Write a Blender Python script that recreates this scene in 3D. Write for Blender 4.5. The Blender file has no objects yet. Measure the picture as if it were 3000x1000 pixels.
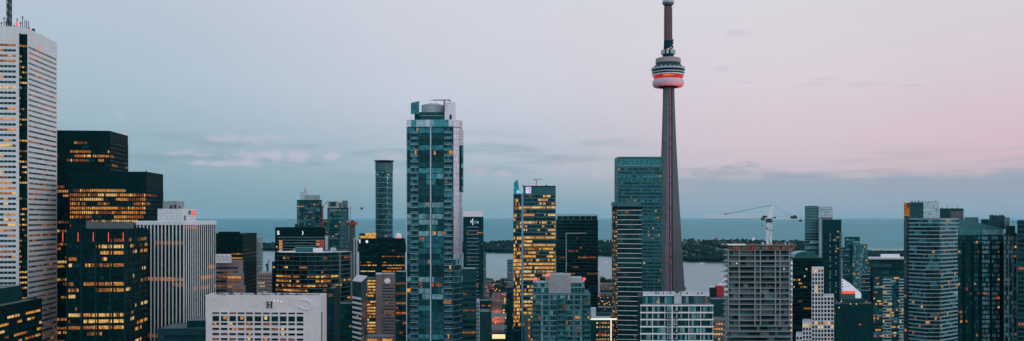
import bpy, math, random
from math import sin, cos, pi, radians
R = random.Random(7)
SC = bpy.context.scene
COL = SC.collection
F = 2550.0; CH = 146.0; HY = 638.0

# ------------------------------------------------------------------ colours and materials
def L(r, g, b):
    f = lambda c: (c/255/12.92) if c/255 <= .04045 else ((c/255+.055)/1.055)**2.4
    return (f(r), f(g), f(b), 1)

def base_mat(name):
    m = bpy.data.materials.new(name); m.use_nodes = True
    nt = m.node_tree; b = nt.nodes['Principled BSDF']
    return m, nt, b

def tint(c, k): return tuple(min(1, x*k) for x in c[:3]) + (1,)

def surf(name, c, rough=.7, metal=0, spec=.3, var=.18, scale=.08, fine=.6, joints=None, stint=None):
    """painted / stone / metal surface: broad weathering, fine grain and, where wanted, panel joints"""
    m, nt, b = base_mat(name)
    c = tuple(c[:3]) + (1,)
    tc = nt.nodes.new('ShaderNodeTexCoord')
    n1 = nt.nodes.new('ShaderNodeTexNoise'); n1.inputs['Scale'].default_value = scale; n1.inputs['Detail'].default_value = 5
    mp = nt.nodes.new('ShaderNodeMapping'); mp.inputs['Scale'].default_value = (1, 1, .35)
    nt.links.new(tc.outputs['Object'], mp.inputs[0]); nt.links.new(mp.outputs[0], n1.inputs['Vector'])
    n2 = nt.nodes.new('ShaderNodeTexNoise'); n2.inputs['Scale'].default_value = fine; n2.inputs['Detail'].default_value = 3
    nt.links.new(tc.outputs['Object'], n2.inputs['Vector'])
    add = nt.nodes.new('ShaderNodeMath'); add.operation = 'ADD'
    nt.links.new(n1.outputs[0], add.inputs[0]); nt.links.new(n2.outputs[0], add.inputs[1])
    hf = nt.nodes.new('ShaderNodeMath'); hf.operation = 'MULTIPLY'; hf.inputs[1].default_value = .5
    nt.links.new(add.outputs[0], hf.inputs[0])
    r = nt.nodes.new('ShaderNodeValToRGB')
    r.color_ramp.elements[0].position = .36; r.color_ramp.elements[0].color = tint(c, 1-var)
    r.color_ramp.elements[1].position = .64; r.color_ramp.elements[1].color = tint(c, 1+var*.6)
    nt.links.new(hf.outputs[0], r.inputs[0])
    out = r.outputs[0]
    if joints:
        w, h, k = joints
        sx = nt.nodes.new('ShaderNodeSeparateXYZ'); nt.links.new(tc.outputs['Object'], sx.inputs[0])
        xy = nt.nodes.new('ShaderNodeMath'); xy.operation = 'ADD'
        nt.links.new(sx.outputs[0], xy.inputs[0]); nt.links.new(sx.outputs[1], xy.inputs[1])
        cb = nt.nodes.new('ShaderNodeCombineXYZ'); nt.links.new(xy.outputs[0], cb.inputs[0]); nt.links.new(sx.outputs[2], cb.inputs[1])
        br = nt.nodes.new('ShaderNodeTexBrick'); br.offset = 0
        for key, v in (('Scale', 1), ('Mortar Size', .09), ('Brick Width', w), ('Row Height', h), ('Mortar Smooth', .2)):
            br.inputs[key].default_value = v
        br.inputs['Color1'].default_value = (1, 1, 1, 1); br.inputs['Color2'].default_value = (.93, .93, .93, 1)
        br.inputs['Mortar'].default_value = (k, k, k, 1)
        nt.links.new(cb.outputs[0], br.inputs['Vector'])
        mx = nt.nodes.new('ShaderNodeMix'); mx.data_type = 'RGBA'; mx.blend_type = 'MULTIPLY'; mx.inputs[0].default_value = 1
        nt.links.new(out, mx.inputs[6]); nt.links.new(br.outputs['Color'], mx.inputs[7]); out = mx.outputs[2]
    nt.links.new(out, b.inputs['Base Color'])
    b.inputs['Roughness'].default_value = rough; b.inputs['Metallic'].default_value = metal
    b.inputs['Specular IOR Level'].default_value = spec
    if stint: b.inputs['Specular Tint'].default_value = tuple(stint) + (1,)
    return m

def glass(name, c, metal=.0, rough=.2, spec=.4, stint=(.35, .95, 1), var=.35):
    m, nt, b = base_mat(name)
    c = tuple(c[:3]) + (1,)
    tc = nt.nodes.new('ShaderNodeTexCoord')
    n = nt.nodes.new('ShaderNodeTexNoise'); n.inputs['Scale'].default_value = .35; n.inputs['Detail'].default_value = 3
    nt.links.new(tc.outputs['Object'], n.inputs['Vector'])
    r = nt.nodes.new('ShaderNodeValToRGB')
    r.color_ramp.elements[0].position = .35; r.color_ramp.elements[0].color = tint(c, 1-var)
    r.color_ramp.elements[1].position = .65; r.color_ramp.elements[1].color = tint(c, 1+var)
    nt.links.new(n.outputs[0], r.inputs[0]); nt.links.new(r.outputs[0], b.inputs['Base Color'])
    b.inputs['Metallic'].default_value = metal; b.inputs['Roughness'].default_value = rough
    b.inputs['Specular IOR Level'].default_value = spec; b.inputs['Specular Tint'].default_value = tuple(stint) + (1,)
    return m

def lit(name, c, s, scale=.9, lo=.15, sampled=False):
    """a lamp-lit room behind glass, or a lamp"""
    m, nt, b = base_mat(name)
    tc = nt.nodes.new('ShaderNodeTexCoord')
    n = nt.nodes.new('ShaderNodeTexNoise'); n.inputs['Scale'].default_value = scale; n.inputs['Detail'].default_value = 2
    nt.links.new(tc.outputs['Object'], n.inputs['Vector'])
    mr = nt.nodes.new('ShaderNodeMapRange')
    mr.inputs[1].default_value = .36; mr.inputs[2].default_value = .62; mr.inputs[3].default_value = lo*s; mr.inputs[4].default_value = s
    nt.links.new(n.outputs[0], mr.inputs[0]); nt.links.new(mr.outputs[0], b.inputs['Emission Strength'])
    b.inputs['Emission Color'].default_value = c; b.inputs['Base Color'].default_value = (.02, .02, .02, 1)
    b.inputs['Roughness'].default_value = .3; b.inputs['Specular IOR Level'].default_value = .2
    m.cycles.emission_sampling = 'FRONT' if sampled else 'NONE'
    return m

M = {}
M['marble'] = surf('marble', (.66, .71, .74), .5, var=.07, joints=(3.0, 2.07, .72))
M['black'] = surf('black_steel', (.0014, .018, .021), .6, spec=.06, stint=(.1, .9, 1), var=.25)
M['black2'] = surf('dark_teal_metal', (.003, .040, .047), .6, spec=.08, stint=(.1, .9, 1), var=.25)
M['charcoal'] = surf('charcoal_panel', (.010, .058, .066), .7, spec=.1, var=.25)
M['tealpanel'] = surf('teal_panel', (.024, .145, .165), .5, spec=.25, var=.2, joints=(3, 3.2, .6))
M['concrete'] = surf('concrete', (.27, .30, .32), .85, var=.22)
M['fresh_concrete'] = surf('fresh_concrete', (.28, .32, .335), .85, var=.2)
M['concrete_dk'] = surf('weathered_concrete', (.085, .12, .13), .85, var=.3)
M['palecrete'] = surf('pale_concrete', (.68, .64, .66), .8, var=.1, joints=(7.2, 5.2, .86))
M['white'] = surf('white_paint', (.78, .77, .80), .6, var=.1)
M['palegrey'] = surf('pale_grey_metal', (.38, .45, .49), .5, var=.12)
M['midgrey'] = surf('mid_grey', (.11, .165, .18), .6, var=.2)
M['slab'] = surf('slab_edge', (.21, .35, .385), .7, var=.2)
M['slab_dk'] = surf('slab_edge_dark', (.03, .125, .14), .7, var=.25)
M['brown'] = surf('brown_stone', (.20, .155, .16), .8, var=.25)
M['pinkbrown'] = surf('pink_brown_panel', (.17, .145, .15), .8, var=.22)
M['beige'] = surf('beige_stone', (.34, .29, .29), .85, var=.2)
M['roof'] = surf('roof_gravel', (.12, .15, .165), .95, var=.35, scale=.2)
M['palroof'] = surf('pale_roof', (.42, .44, .48), .9, var=.25, scale=.2)
M['silver'] = surf('silver_fin', (.55, .60, .66), .35, metal=.3, var=.1)
M['balcglass'] = surf('balcony_glass', (.03, .13, .14), .25, spec=.5, var=.3)
M['plum'] = surf('elevator_track', (.06, .035, .06), .6, var=.3)
M['brownshaft'] = surf('ribbed_shaft_cladding', (.115, .075, .082), .8, var=.3, scale=.1, fine=.5)
M['cnconc'] = surf('tower_concrete', (.115, .135, .145), .85, var=.2, scale=.05, fine=.3)
M['steel_dk'] = surf('dark_steel', (.012, .045, .05), .5, metal=.2, var=.3)
M['navy'] = surf('navy_letter', (.006, .028, .06), .4, var=.1)
M['redpaint'] = surf('red_paint', (.42, .035, .03), .5, var=.2)
M['formwork'] = surf('orange_formwork', (.38, .12, .07), .8, var=.4, scale=.6)
M['asphalt'] = surf('asphalt', (.035, .05, .055), .9, var=.3)
M['asphalt_glow'] = surf('asphalt_red_glow', (.13, .045, .035), .85, var=.3)  # red lamp glow on the asphalt painted into its colour
M['ground'] = surf('city_ground', (.014, .036, .04), .95, spec=.0, var=.4, scale=.01, fine=.05)
M['paint'] = surf('road_paint', (.7, .7, .66), .7, var=.1)
M['bark'] = surf('bark', (.02, .03, .03), .9)
M['dome'] = surf('white_membrane', (.66, .66, .71), .6, var=.06)
M['tyre'] = surf('rubber', (.01, .012, .014), .9)
# glazing
M['g_black'] = glass('glass_black', (.0012, .012, .015), spec=.12)
M['g_black2'] = glass('glass_black_blue', (.003, .026, .032), spec=.18)
M['g_dark'] = glass('glass_dark_teal', (.004, .048, .055), spec=.3)
M['g_dk2'] = glass('glass_deep_teal', (.003, .030, .036), spec=.2)
M['g_mid'] = glass('glass_teal', (.025, .145, .175), metal=.4, rough=.15)
M['g_mid2'] = glass('glass_teal_blind', (.05, .25, .275), metal=.3, rough=.3)
M['g_pale'] = glass('glass_pale_blind', (.18, .36, .39), metal=.2, rough=.4, stint=(1, 1, 1))
M['g_silver'] = glass('glass_silver', (.24, .37, .42), metal=.75, rough=.12, stint=(1, 1, 1), var=.15)
M['g_silver2'] = glass('glass_silver_dull', (.20, .33, .38), metal=.75, rough=.15, stint=(1, 1, 1), var=.15)
M['g_pink'] = glass('glass_rose_mirror', (.46, .47, .53), metal=.6, rough=.2, stint=(1, 1, 1), var=.12)
M['g_grey'] = glass('glass_grey', (.02, .07, .08), spec=.3)
M['g_strip'] = glass('glass_sky_blue', (.16, .36, .52), metal=.3, rough=.3, stint=(1, 1, 1))
M['g_blue'] = glass('glass_blue_fin', (.02, .26, .34), metal=.4, rough=.2)
M['g_greypale'] = glass('glass_grey_curtain', (.14, .22, .24), metal=.1, rough=.5)
# lit rooms
M['l_or'] = lit('room_orange', L(250, 165, 72), 1.0, scale=1.3)
M['l_or2'] = lit('room_amber', L(245, 150, 62), .6, scale=1.3, lo=.1)
M['l_yel'] = lit('room_yellow', L(255, 208, 125), 1.1, scale=1.3, lo=.3)
M['l_dim'] = lit('room_dim', L(235, 140, 60), .28, lo=.05)
M['l_red'] = lit('room_red_amber', L(235, 90, 40), .55, lo=.1)
M['l_white'] = lit('room_white', L(200, 230, 220), .5, lo=.2)
M['l_gold'] = lit('room_gold', L(250, 183, 84), 1.1, scale=1.3, lo=.12)
M['lamp_w'] = lit('lamp_white', L(255, 245, 235), 1.6, lo=1)
M['sign_w'] = lit('sign_white', L(240, 248, 255), 1.1, lo=1)
M['lamp_o'] = lit('lamp_orange', L(255, 160, 70), 1.7, lo=1)
M['lamp_r'] = lit('lamp_red', L(255, 70, 70), 2.2, lo=1)
M['sign_r'] = lit('sign_red', L(255, 95, 80), 1.0, lo=.9)
M['glow_cream'] = lit('glow_cream', L(250, 248, 225), 1.05, lo=.9)
M['glow_win'] = lit('glow_hall', L(255, 235, 175), 1.2, lo=.7)
M['cn_red'] = lit('led_red', L(228, 38, 38), .8, scale=.12, lo=.45)
M['cn_or'] = lit('led_orange', L(255, 125, 50), 1.0, scale=.12, lo=.5)
M['cn_pink'] = lit('led_magenta', L(205, 120, 190), .5, scale=.15, lo=.3)
M['led_blue'] = lit('led_blue', L(140, 230, 255), .95, lo=.8)
M['led_lilac'] = lit('screen_lilac', L(215, 210, 250), .95, scale=.3, lo=.8)
M['led_pink'] = lit('screen_rose', L(225, 120, 150), .8, lo=.8)
# radome: pink membrane, red glow painted in as emission low on the west side
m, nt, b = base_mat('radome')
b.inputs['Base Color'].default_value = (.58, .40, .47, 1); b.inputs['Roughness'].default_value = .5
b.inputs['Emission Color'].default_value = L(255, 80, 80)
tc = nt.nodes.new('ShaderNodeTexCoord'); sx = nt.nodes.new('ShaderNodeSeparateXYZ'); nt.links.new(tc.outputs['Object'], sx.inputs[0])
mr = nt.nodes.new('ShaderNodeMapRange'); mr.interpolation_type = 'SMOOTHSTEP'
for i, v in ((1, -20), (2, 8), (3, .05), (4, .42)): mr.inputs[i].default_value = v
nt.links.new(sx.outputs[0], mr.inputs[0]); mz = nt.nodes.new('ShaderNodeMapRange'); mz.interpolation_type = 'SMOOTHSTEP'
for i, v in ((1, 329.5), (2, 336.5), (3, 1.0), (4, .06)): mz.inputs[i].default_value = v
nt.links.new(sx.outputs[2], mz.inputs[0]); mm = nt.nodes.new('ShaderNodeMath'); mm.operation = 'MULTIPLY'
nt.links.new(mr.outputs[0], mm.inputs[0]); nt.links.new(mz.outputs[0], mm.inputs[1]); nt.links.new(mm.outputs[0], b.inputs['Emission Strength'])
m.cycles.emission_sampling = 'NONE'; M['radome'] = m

# ------------------------------------------------------------------ mesh builder
class MB:
    def __init__(s): s.v = []; s.f = []; s.m = []; s.names = []
    def mi(s, k):
        if k not in s.names: s.names.append(k)
        return s.names.index(k)
    def face(s, pts, mat):
        n = len(s.v); s.v += [tuple(p) for p in pts]; s.f.append(tuple(range(n, n+len(pts)))); s.m.append(s.mi(mat))
    def hexa(s, p, mat):      # 8 points: bottom ccw, top ccw
        n = len(s.v); s.v += [tuple(q) for q in p]; i = s.mi(mat)
        for q in ((3, 2, 1, 0), (4, 5, 6, 7), (0, 1, 5, 4), (1, 2, 6, 5), (2, 3, 7, 6), (3, 0, 4, 7)):
            s.f.append(tuple(n+k for k in q)); s.m.append(i)
    def box(s, x0, x1, y0, y1, z0, z1, mat):
        s.hexa([(x0, y0, z0), (x1, y0, z0), (x1, y1, z0), (x0, y1, z0), (x0, y0, z1), (x1, y0, z1), (x1, y1, z1), (x0, y1, z1)], mat)
    def fbox(s, A, u, n, s0, s1, d0, d1, z0, z1, mat):   # box in a face frame
        q = [(A[0]+u[0]*a+n[0]*d, A[1]+u[1]*a+n[1]*d) for a, d in ((s0, d1), (s1, d1), (s1, d0), (s0, d0))]
        s.hexa([(x, y, z0) for x, y in q]+[(x, y, z1) for x, y in q], mat)
    def prism(s, poly, z0, z1, mat, topmat=None):
        n = len(s.v); k = len(poly); i = s.mi(mat); j = s.mi(topmat or mat)
        zt = z1 if callable(z1) else (lambda x, y: z1)
        s.v += [(x, y, z0) for x, y in poly]+[(x, y, zt(x, y)) for x, y in poly]
        for a in range(k):
            b = (a+1) % k; s.f.append((n+a, n+b, n+k+b, n+k+a)); s.m.append(i)
        s.f.append(tuple(n+k+a for a in range(k))); s.m.append(j)
        s.f.append(tuple(n+a for a in reversed(range(k)))); s.m.append(i)
    def tube(s, a, b, r, mat, k=6, r2=None):
        ax = [b[i]-a[i] for i in range(3)]; l = math.sqrt(sum(x*x for x in ax)) or 1; ax = [x/l for x in ax]
        t = (0, 0, 1) if abs(ax[2]) < .9 else (1, 0, 0)
        u = (ax[1]*t[2]-ax[2]*t[1], ax[2]*t[0]-ax[0]*t[2], ax[0]*t[1]-ax[1]*t[0]); l = math.sqrt(sum(x*x for x in u)); u = [x/l for x in u]
        w = (ax[1]*u[2]-ax[2]*u[1], ax[2]*u[0]-ax[0]*u[2], ax[0]*u[1]-ax[1]*u[0])
        n = len(s.v); i = s.mi(mat); r2 = r if r2 is None else r2
        for p, rr in ((a, r), (b, r2)):
            for q in range(k):
                c, d = cos(2*pi*q/k)*rr, sin(2*pi*q/k)*rr
                s.v.append(tuple(p[j]+u[j]*c+w[j]*d for j in range(3)))
        for q in range(k):
            s.f.append((n+q, n+(q+1) % k, n+k+(q+1) % k, n+k+q)); s.m.append(i)
        s.f.append(tuple(n+k+q for q in range(k))); s.m.append(i); s.f.append(tuple(n+q for q in reversed(range(k)))); s.m.append(i)
    def lathe(s, cx, cy, prof, mat, k=48):
        n = len(s.v); i = s.mi(mat)
        for r, z in prof: s.v += [(cx+r*cos(2*pi*q/k), cy+r*sin(2*pi*q/k), z) for q in range(k)]
        for a in range(len(prof)-1):
            for q in range(k):
                s.f.append((n+a*k+q, n+a*k+(q+1) % k, n+(a+1)*k+(q+1) % k, n+(a+1)*k+q)); s.m.append(i)
    def ball(s, c, r, mat, k=10):
        s.lathe(c[0], c[1], [(max(.001, r*sin(pi*a/6)), c[2]-r*cos(pi*a/6)) for a in range(7)], mat, k)
    def build(s, name, parent=None, smooth=False):
        o = None
        org = tuple(parent['_org']) if parent is not None and '_org' in parent else (0, 0, 0)
        me = bpy.data.meshes.new(name)
        me.from_pydata([(x-org[0], y-org[1], z-org[2]) for x, y, z in s.v], [], s.f)
        for k in s.names: me.materials.append(M[k])
        me.polygons.foreach_set('material_index', s.m)
        if smooth: me.polygons.foreach_set('use_smooth', [True]*len(s.f))
        me.update()
        o = bpy.data.objects.new(name, me); COL.objects.link(o)
        if parent is not None:
            o.parent = parent
            if '_org' in parent: o['_org'] = org
        return o

def thing(name, label, cat, loc, group=None):
    o = bpy.data.objects.new(name, None); COL.objects.link(o); o.location = loc
    o['label'] = label; o['category'] = cat; o['_org'] = tuple(loc)
    if group: o['group'] = group
    return o
def tag(o, label, cat, group=None):
    o['label'] = label; o['category'] = cat
    if group: o['group'] = group
    return o

# ------------------------------------------------------------------ picture to place
def P(px, Y): return ((px-1500)/F*Y, Y)
def Zp(py, Y): return CH+(HY-py)/F*Y
def side(A, px, d):           # distance along d from A until the ray of column px is met
    t = (px-1500)/F
    return (t*A[1]-A[0])/(d[0]-t*d[1])
def rot(d): return (-sin(radians(d)), cos(radians(d)))   # 'away' direction, turned d degrees to the left
def boxR(pl, pc, pr, Y, a=6):  # front face pl..pc, right side to pr
    d = rot(a); e = (d[1], -d[0])
    B = P(pc, Y); w = -side(B, pl, (-e[0], -e[1])) if False else side(B, pl, (-e[0], -e[1]))
    A = (B[0]-e[0]*w, B[1]-e[1]*w); l = side(B, pr, d)
    return [A, B, (B[0]+d[0]*l, B[1]+d[1]*l), (A[0]+d[0]*l, A[1]+d[1]*l)]
def boxL(pl, pc, pr, Y, a=-3):  # left side pl..pc, front face pc..pr
    d = rot(a); e = (d[1], -d[0])
    A = P(pc, Y); w = side(A, pr, e); B = (A[0]+e[0]*w, A[1]+e[1]*w); l = side(A, pl, d)
    return [A, B, (B[0]+d[0]*l, B[1]+d[1]*l), (A[0]+d[0]*l, A[1]+d[1]*l)]
def boxF(pl, pr, Y, depth=25, a=0):
    d = rot(a); e = (d[1], -d[0]); A = P(pl, Y); w = side(A, pr, e); B = (A[0]+e[0]*w, A[1]+e[1]*w)
    if a == 0:       # these stand square to the street but their flanks splay with it
        t = ((pl if pl > 1500 else min(pr, 1500))-1500)/F*1.03; q = math.hypot(t, 1); d = (t/q, 1/q)
    return [A, B, (B[0]+d[0]*depth, B[1]+d[1]*depth), (A[0]+d[0]*depth, A[1]+d[1]*depth)]
def inset(poly, k):
    cx = sum(p[0] for p in poly)/len(poly); cy = sum(p[1] for p in poly)/len(poly)
    out = []
    for x, y in poly:
        dx, dy = x-cx, y-cy; l = math.hypot(dx, dy); out.append((x-dx/l*k*1.3, y-dy/l*k*1.3))
    return out

PAL = {
 'black': [('g_black', 6), ('g_black2', 3), ('g_dark', 1)],
 'dark': [('g_black2', 4), ('g_dark', 4), ('g_dk2', 4), ('g_grey', 1)],
 'teal': [('g_mid', 4), ('g_dark', 4), ('g_dk2', 3), ('g_mid2', 2)],
 'tealpale': [('g_mid', 4), ('g_mid2', 3), ('g_pale', 2), ('g_dark', 6), ('g_dk2', 4)],
 'condo': [('g_dark', 5), ('g_dk2', 3), ('g_mid', 4), ('g_mid2', 2), ('g_pale', 1)],
 'condopale': [('g_dark', 3), ('g_mid2', 4), ('g_pale', 5), ('g_greypale', 3), ('g_grey', 2)],
 'grey': [('g_grey', 5), ('g_dark', 3), ('g_greypale', 1)],
 'silver': [('g_silver', 4), ('g_pink', 2)],
 'pink': [('g_pink', 5)],
}
LIT = {
 'office': [('l_or', 5), ('l_or2', 4), ('l_yel', 2), ('l_dim', 3)],
 'dim': [('l_dim', 5), ('l_or2', 2), ('l_red', 1)],
 'home': [('l_or', 4), ('l_dim', 5), ('l_red', 2), ('l_or2', 3), ('l_white', 1)],
 'gold': [('l_gold', 5), ('l_yel', 3), ('l_or', 3), ('l_or2', 2), ('l_dim', 2)],
 'cool': [('l_white', 4), ('l_dim', 3), ('l_yel', 1)],
 'warmwhite': [('l_yel', 3), ('l_dim', 3), ('l_or', 1)],
}
def pick(w, r=R):
    t = r.random()*sum(x[1] for x in w)
    for k, v in w:
        t -= v
        if t <= 0: return k
    return w[-1][0]

def frame(poly, i):
    A, B = poly[i], poly[(i+1) % len(poly)]
    dx, dy = B[0]-A[0], B[1]-A[1]; l = math.hypot(dx, dy)
    return A, (dx/l, dy/l), (dy/l, -dx/l), l

def tower(name, label, cat, poly, z1, wall='black', faces=None, fh=3.8, blank=3.0, z0=0, roof='roof', parapet=1.0,
          group=None, row='window_row', seed=None, zlow=None, topsolid=None):
    """one building: wall, roof, a window row per storey, balconies"""
    rr = random.Random(seed if seed is not None else len(bpy.data.objects)+len(label)*7)
    cx = sum(p[0] for p in poly)/len(poly); cy = sum(p[1] for p in poly)/len(poly)
    root = thing(name, label, cat, (cx, cy, z0), group)
    mb = MB(); mb.prism(poly, z0, z1, wall)
    ymin = min(p[1] for p in poly)
    if zlow is None: zlow = max(z0+3, CH-(1000-HY)/F*(ymin+30)-14)
    nfl = max(0, int((z1-blank-zlow)/fh))
    vis = []
    for i in range(len(poly)):
        fc = (faces or {}).get(i, (faces or {}).get('all'))
        A, u, n, l = frame(poly, i)
        mx, my = A[0]+u[0]*l/2, A[1]+u[1]*l/2
        if fc is None or (n[0]*(-mx)+n[1]*(-my))/math.hypot(mx, my) < -.25: continue
        vis.append((fc, A, u, n, l))
    for fc, A, u, n, l in vis:
        if 'pier' in fc:
            pp, pw, pd, pm = fc['pier']; k = max(1, round(l/pp)); ztop = z1-fc.get('piertop', blank)
            for q in range(k+1):
                c = q*l/k; a, b = max(0, c-pw/2), min(l, c+pw/2)
                mb.fbox(A, u, n, a, b, -.05, pd, max(z0, zlow-2), ztop, pm)
        if 'slab' in fc:
            sh_, sd, sm = fc['slab']
            for k in range(nfl+1):
                zf = z1-blank-k*fh
                a0, a1 = fc.get('slabrange', (0, 1))
                mb.fbox(A, u, n, -sd*.6 if a0 == 0 else a0*l, l+(sd*.6 if a1 == 1 else 0) if a1 == 1 else a1*l, -.05, sd+.01, zf-sh_/2, zf+sh_/2, sm)
        if 'strips' in fc:
            for a0, a1, pd, sm in fc['strips']: mb.fbox(A, u, n, a0*l, a1*l, -.05, pd, max(z0, zlow-2), z1-fc.get('striptop', 0), sm)
    mb.build('wall', root)
    # roof and parapet
    rb = MB(); ins = inset(poly, .6)
    if parapet > 0:
        pb = MB()
        k = len(poly)
        for i in range(k):
            a, b, c, d = poly[i], poly[(i+1) % k], ins[(i+1) % k], ins[i]
            pb.hexa([(a[0], a[1], z1+.003), (b[0], b[1], z1+.003), (c[0], c[1], z1+.003), (d[0], d[1], z1+.003)]+[(q[0], q[1], z1+parapet) for q in (a, b, c, d)], wall if topsolid is None else topsolid)
        pb.build('parapet', root)
    rb.prism(inset(poly, .7), z1+.01, z1+.35, roof); rb.build('roof', root)
    # window rows
    state = {}
    nb = 0
    for k in range(nfl):
        zb = z1-blank-(k+1)*fh
        wb = MB(); perface = nfl*len(vis) <= 100
        for fi, (fc, A, u, n, l) in enumerate(vis):
            if fc.get('nowin'): continue
            if perface and wb.f: wb.build(row, root); wb = MB()
            pw = fc.get('pw', 1.6); gap = fc.get('gap', .15); ml, mr = fc.get('ml', .6), fc.get('mr', .6)
            s0, s1 = zb+fc.get('sh', .9), zb+fc.get('sh', .9)+fc.get('wh', 2.2)
            cnt = max(1, round((l-ml-mr)/pw)); pitch = (l-ml-mr)/cnt
            lp = fc.get('lit', .1); lp = lp(k, rr) if callable(lp) else lp*(.3+1.4*rr.random())
            keep = fc.get('run', .6); pal = PAL[fc.get('pal', 'dark')]; lpal = LIT[fc.get('lp', 'office')]
            rowtint = pick(pal, rr); on = rr.random() < lp; lk = pick(lpal, rr); gk = rowtint
            d = fc.get('out', .04)
            for q in range(cnt):
                if rr.random() > keep:
                    on = rr.random() < lp; lk = pick(lpal, rr)
                if rr.random() > fc.get('hold', .5): gk = pick(pal, rr) if rr.random() > fc.get('rowhold', .3) else rowtint
                if 'skip' in fc and fc['skip'](q, cnt, k): continue
                mk = lk if on else gk
                if on and rr.random() < .25: mk = pick(lpal, rr)
                if fc.get('colpal') and not on:
                    mk2 = fc['colpal'](q, cnt, k, rr)
                    if mk2: mk = mk2
                a = ml+q*pitch+gap/2; b = a+pitch-gap
                if fc.get('jit') and rr.random() < .3: b = a+(b-a)*.6
                t = [d+rr.random()*.03 for _ in range(2)]; t2 = d+rr.random()*.03
                if on and mk[:2] == 'l_':
                    zc = s0+(s1-s0)*fc.get('sillshade', .26); dk = pick(pal, rr)
                    wb.face([(A[0]+u[0]*a+n[0]*d, A[1]+u[1]*a+n[1]*d, s0), (A[0]+u[0]*b+n[0]*d, A[1]+u[1]*b+n[1]*d, s0), (A[0]+u[0]*b+n[0]*d, A[1]+u[1]*b+n[1]*d, zc), (A[0]+u[0]*a+n[0]*d, A[1]+u[1]*a+n[1]*d, zc)], dk)
                    wb.face([(A[0]+u[0]*a+n[0]*d, A[1]+u[1]*a+n[1]*d, zc), (A[0]+u[0]*b+n[0]*d, A[1]+u[1]*b+n[1]*d, zc), (A[0]+u[0]*b+n[0]*d, A[1]+u[1]*b+n[1]*d, s1), (A[0]+u[0]*a+n[0]*d, A[1]+u[1]*a+n[1]*d, s1)], mk)
                    continue
                wb.face([(A[0]+u[0]*a+n[0]*t[0], A[1]+u[1]*a+n[1]*t[0], s0), (A[0]+u[0]*b+n[0]*t[1], A[1]+u[1]*b+n[1]*t[1], s0),
                         (A[0]+u[0]*b+n[0]*(t2+t[1]-t[0]), A[1]+u[1]*b+n[1]*(t2+t[1]-t[0]), s1), (A[0]+u[0]*a+n[0]*t2, A[1]+u[1]*a+n[1]*t2, s1)], mk)
        if wb.f: wb.build(row, root)
        for fc, A, u, n, l in vis:
            for (b0, b1, bd, bm) in fc.get('balc', ()):
                if nb >= 100: break
                nb += 1
                bb = MB(); a, b = b0*l, b1*l
                bb.fbox(A, u, n, a, b, .06, bd, zb-.12, zb+.12, bm)
                bb.fbox(A, u, n, a, b, bd-.08, bd-.02, zb+.12, zb+1.15, fc.get('rail', 'balcglass'))
                bb.fbox(A, u, n, a, b, bd-.1, bd, zb+1.15, zb+1.22, bm)
                bb.build('balcony', root)
    root['z1'] = z1
    return root

def pbox(root, name, pl, pr, Y, depth, z0, z1, mat, a=0, frac=None):
    mb = MB(); mb.prism(boxF(pl, pr, Y, depth, a), z0, z1, mat); return mb.build(name, root)
def panel_sign(root, name, px, py, Y, w, h, mat, prof='rect', th=.3):
    x, _ = P(px, Y); z = Zp(py, Y); mb = MB()
    if prof == 'rect': mb.box(x-w/2, x+w/2, Y-th, Y-.02, z-h/2, z+h/2, mat)
    else:
        k = 24; pts = [(x+w/2*cos(2*pi*i/k), z+h/2*sin(2*pi*i/k)) for i in range(k)]
        n = len(mb.v); mb.v += [(a, Y-th, b) for a, b in pts]+[(a, Y-.02, b) for a, b in pts]; j = mb.mi(mat)
        mb.f.append(tuple(range(k))); mb.m.append(j)
        for i in range(k): mb.f.append((i, i+k, (i+1) % k+k, (i+1) % k)); mb.m.append(j)
    return mb.build(name, root)
def letter(root, name, txt, px, py, Y, size, mat, ang=0, th=.25):
    cu = bpy.data.curves.new('t', 'FONT'); cu.body = txt; cu.size = size; cu.extrude = th; cu.align_x = 'CENTER'; cu.align_y = 'CENTER'
    cu.offset = size*.02
    ob = bpy.data.objects.new('t', cu); COL.objects.link(ob)
    bpy.context.view_layer.update()
    me = bpy.data.meshes.new_from_object(ob.evaluated_get(bpy.context.evaluated_depsgraph_get()))
    bpy.data.objects.remove(ob)
    x, _ = P(px, Y); z = Zp(py, Y); org = root['_org']
    for v in me.vertices:
        a, b, c = v.co; v.co = (x+a-org[0], Y-.3-c-org[1], z+b-org[2])
    me.materials.clear(); me.materials.append(M[mat]); me.name = name
    o = bpy.data.objects.new(name, me); COL.objects.link(o); o.parent = root; return o
def lampball(root, px, py, Y, r, mat, name='warning_light'):
    x, _ = P(px, Y); mb = MB(); mb.ball((x, Y, Zp(py, Y)), r, mat, 8)
    mb.tube((x, Y, Zp(py, Y)-r*2.2), (x, Y, Zp(py, Y)-r*.8), r*.25, 'steel_dk', 5)
    return mb.build(name, root)
def mast(root, name, px, Y, z0, z1, w, mat, step=None, r=.12):
    x, _ = P(px, Y); mb = MB(); step = step or w*1.2; h = w/2
    for sx in (-1, 1):
        for sy in (-1, 1): mb.tube((x+sx*h, Y+sy*h, z0), (x+sx*h, Y+sy*h, z1), r, mat, 4)
    k = max(1, int((z1-z0)/step)); st = (z1-z0)/k
    for i in range(k):
        a, b = z0+i*st, z0+(i+1)*st; f = 1 if i % 2 else -1
        for sy in (-1, 1): mb.tube((x-f*h, Y+sy*h, a), (x+f*h, Y+sy*h, b), r*.7, mat, 4)
        for sx in (-1, 1): mb.tube((x+sx*h, Y-f*h, a), (x+sx*h, Y+f*h, b), r*.7, mat, 4)
        for sy in (-1, 1): mb.tube((x-h, Y+sy*h, b), (x+h, Y+sy*h, b), r*.7, mat, 4)
    return mb.build(name, root)
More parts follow.
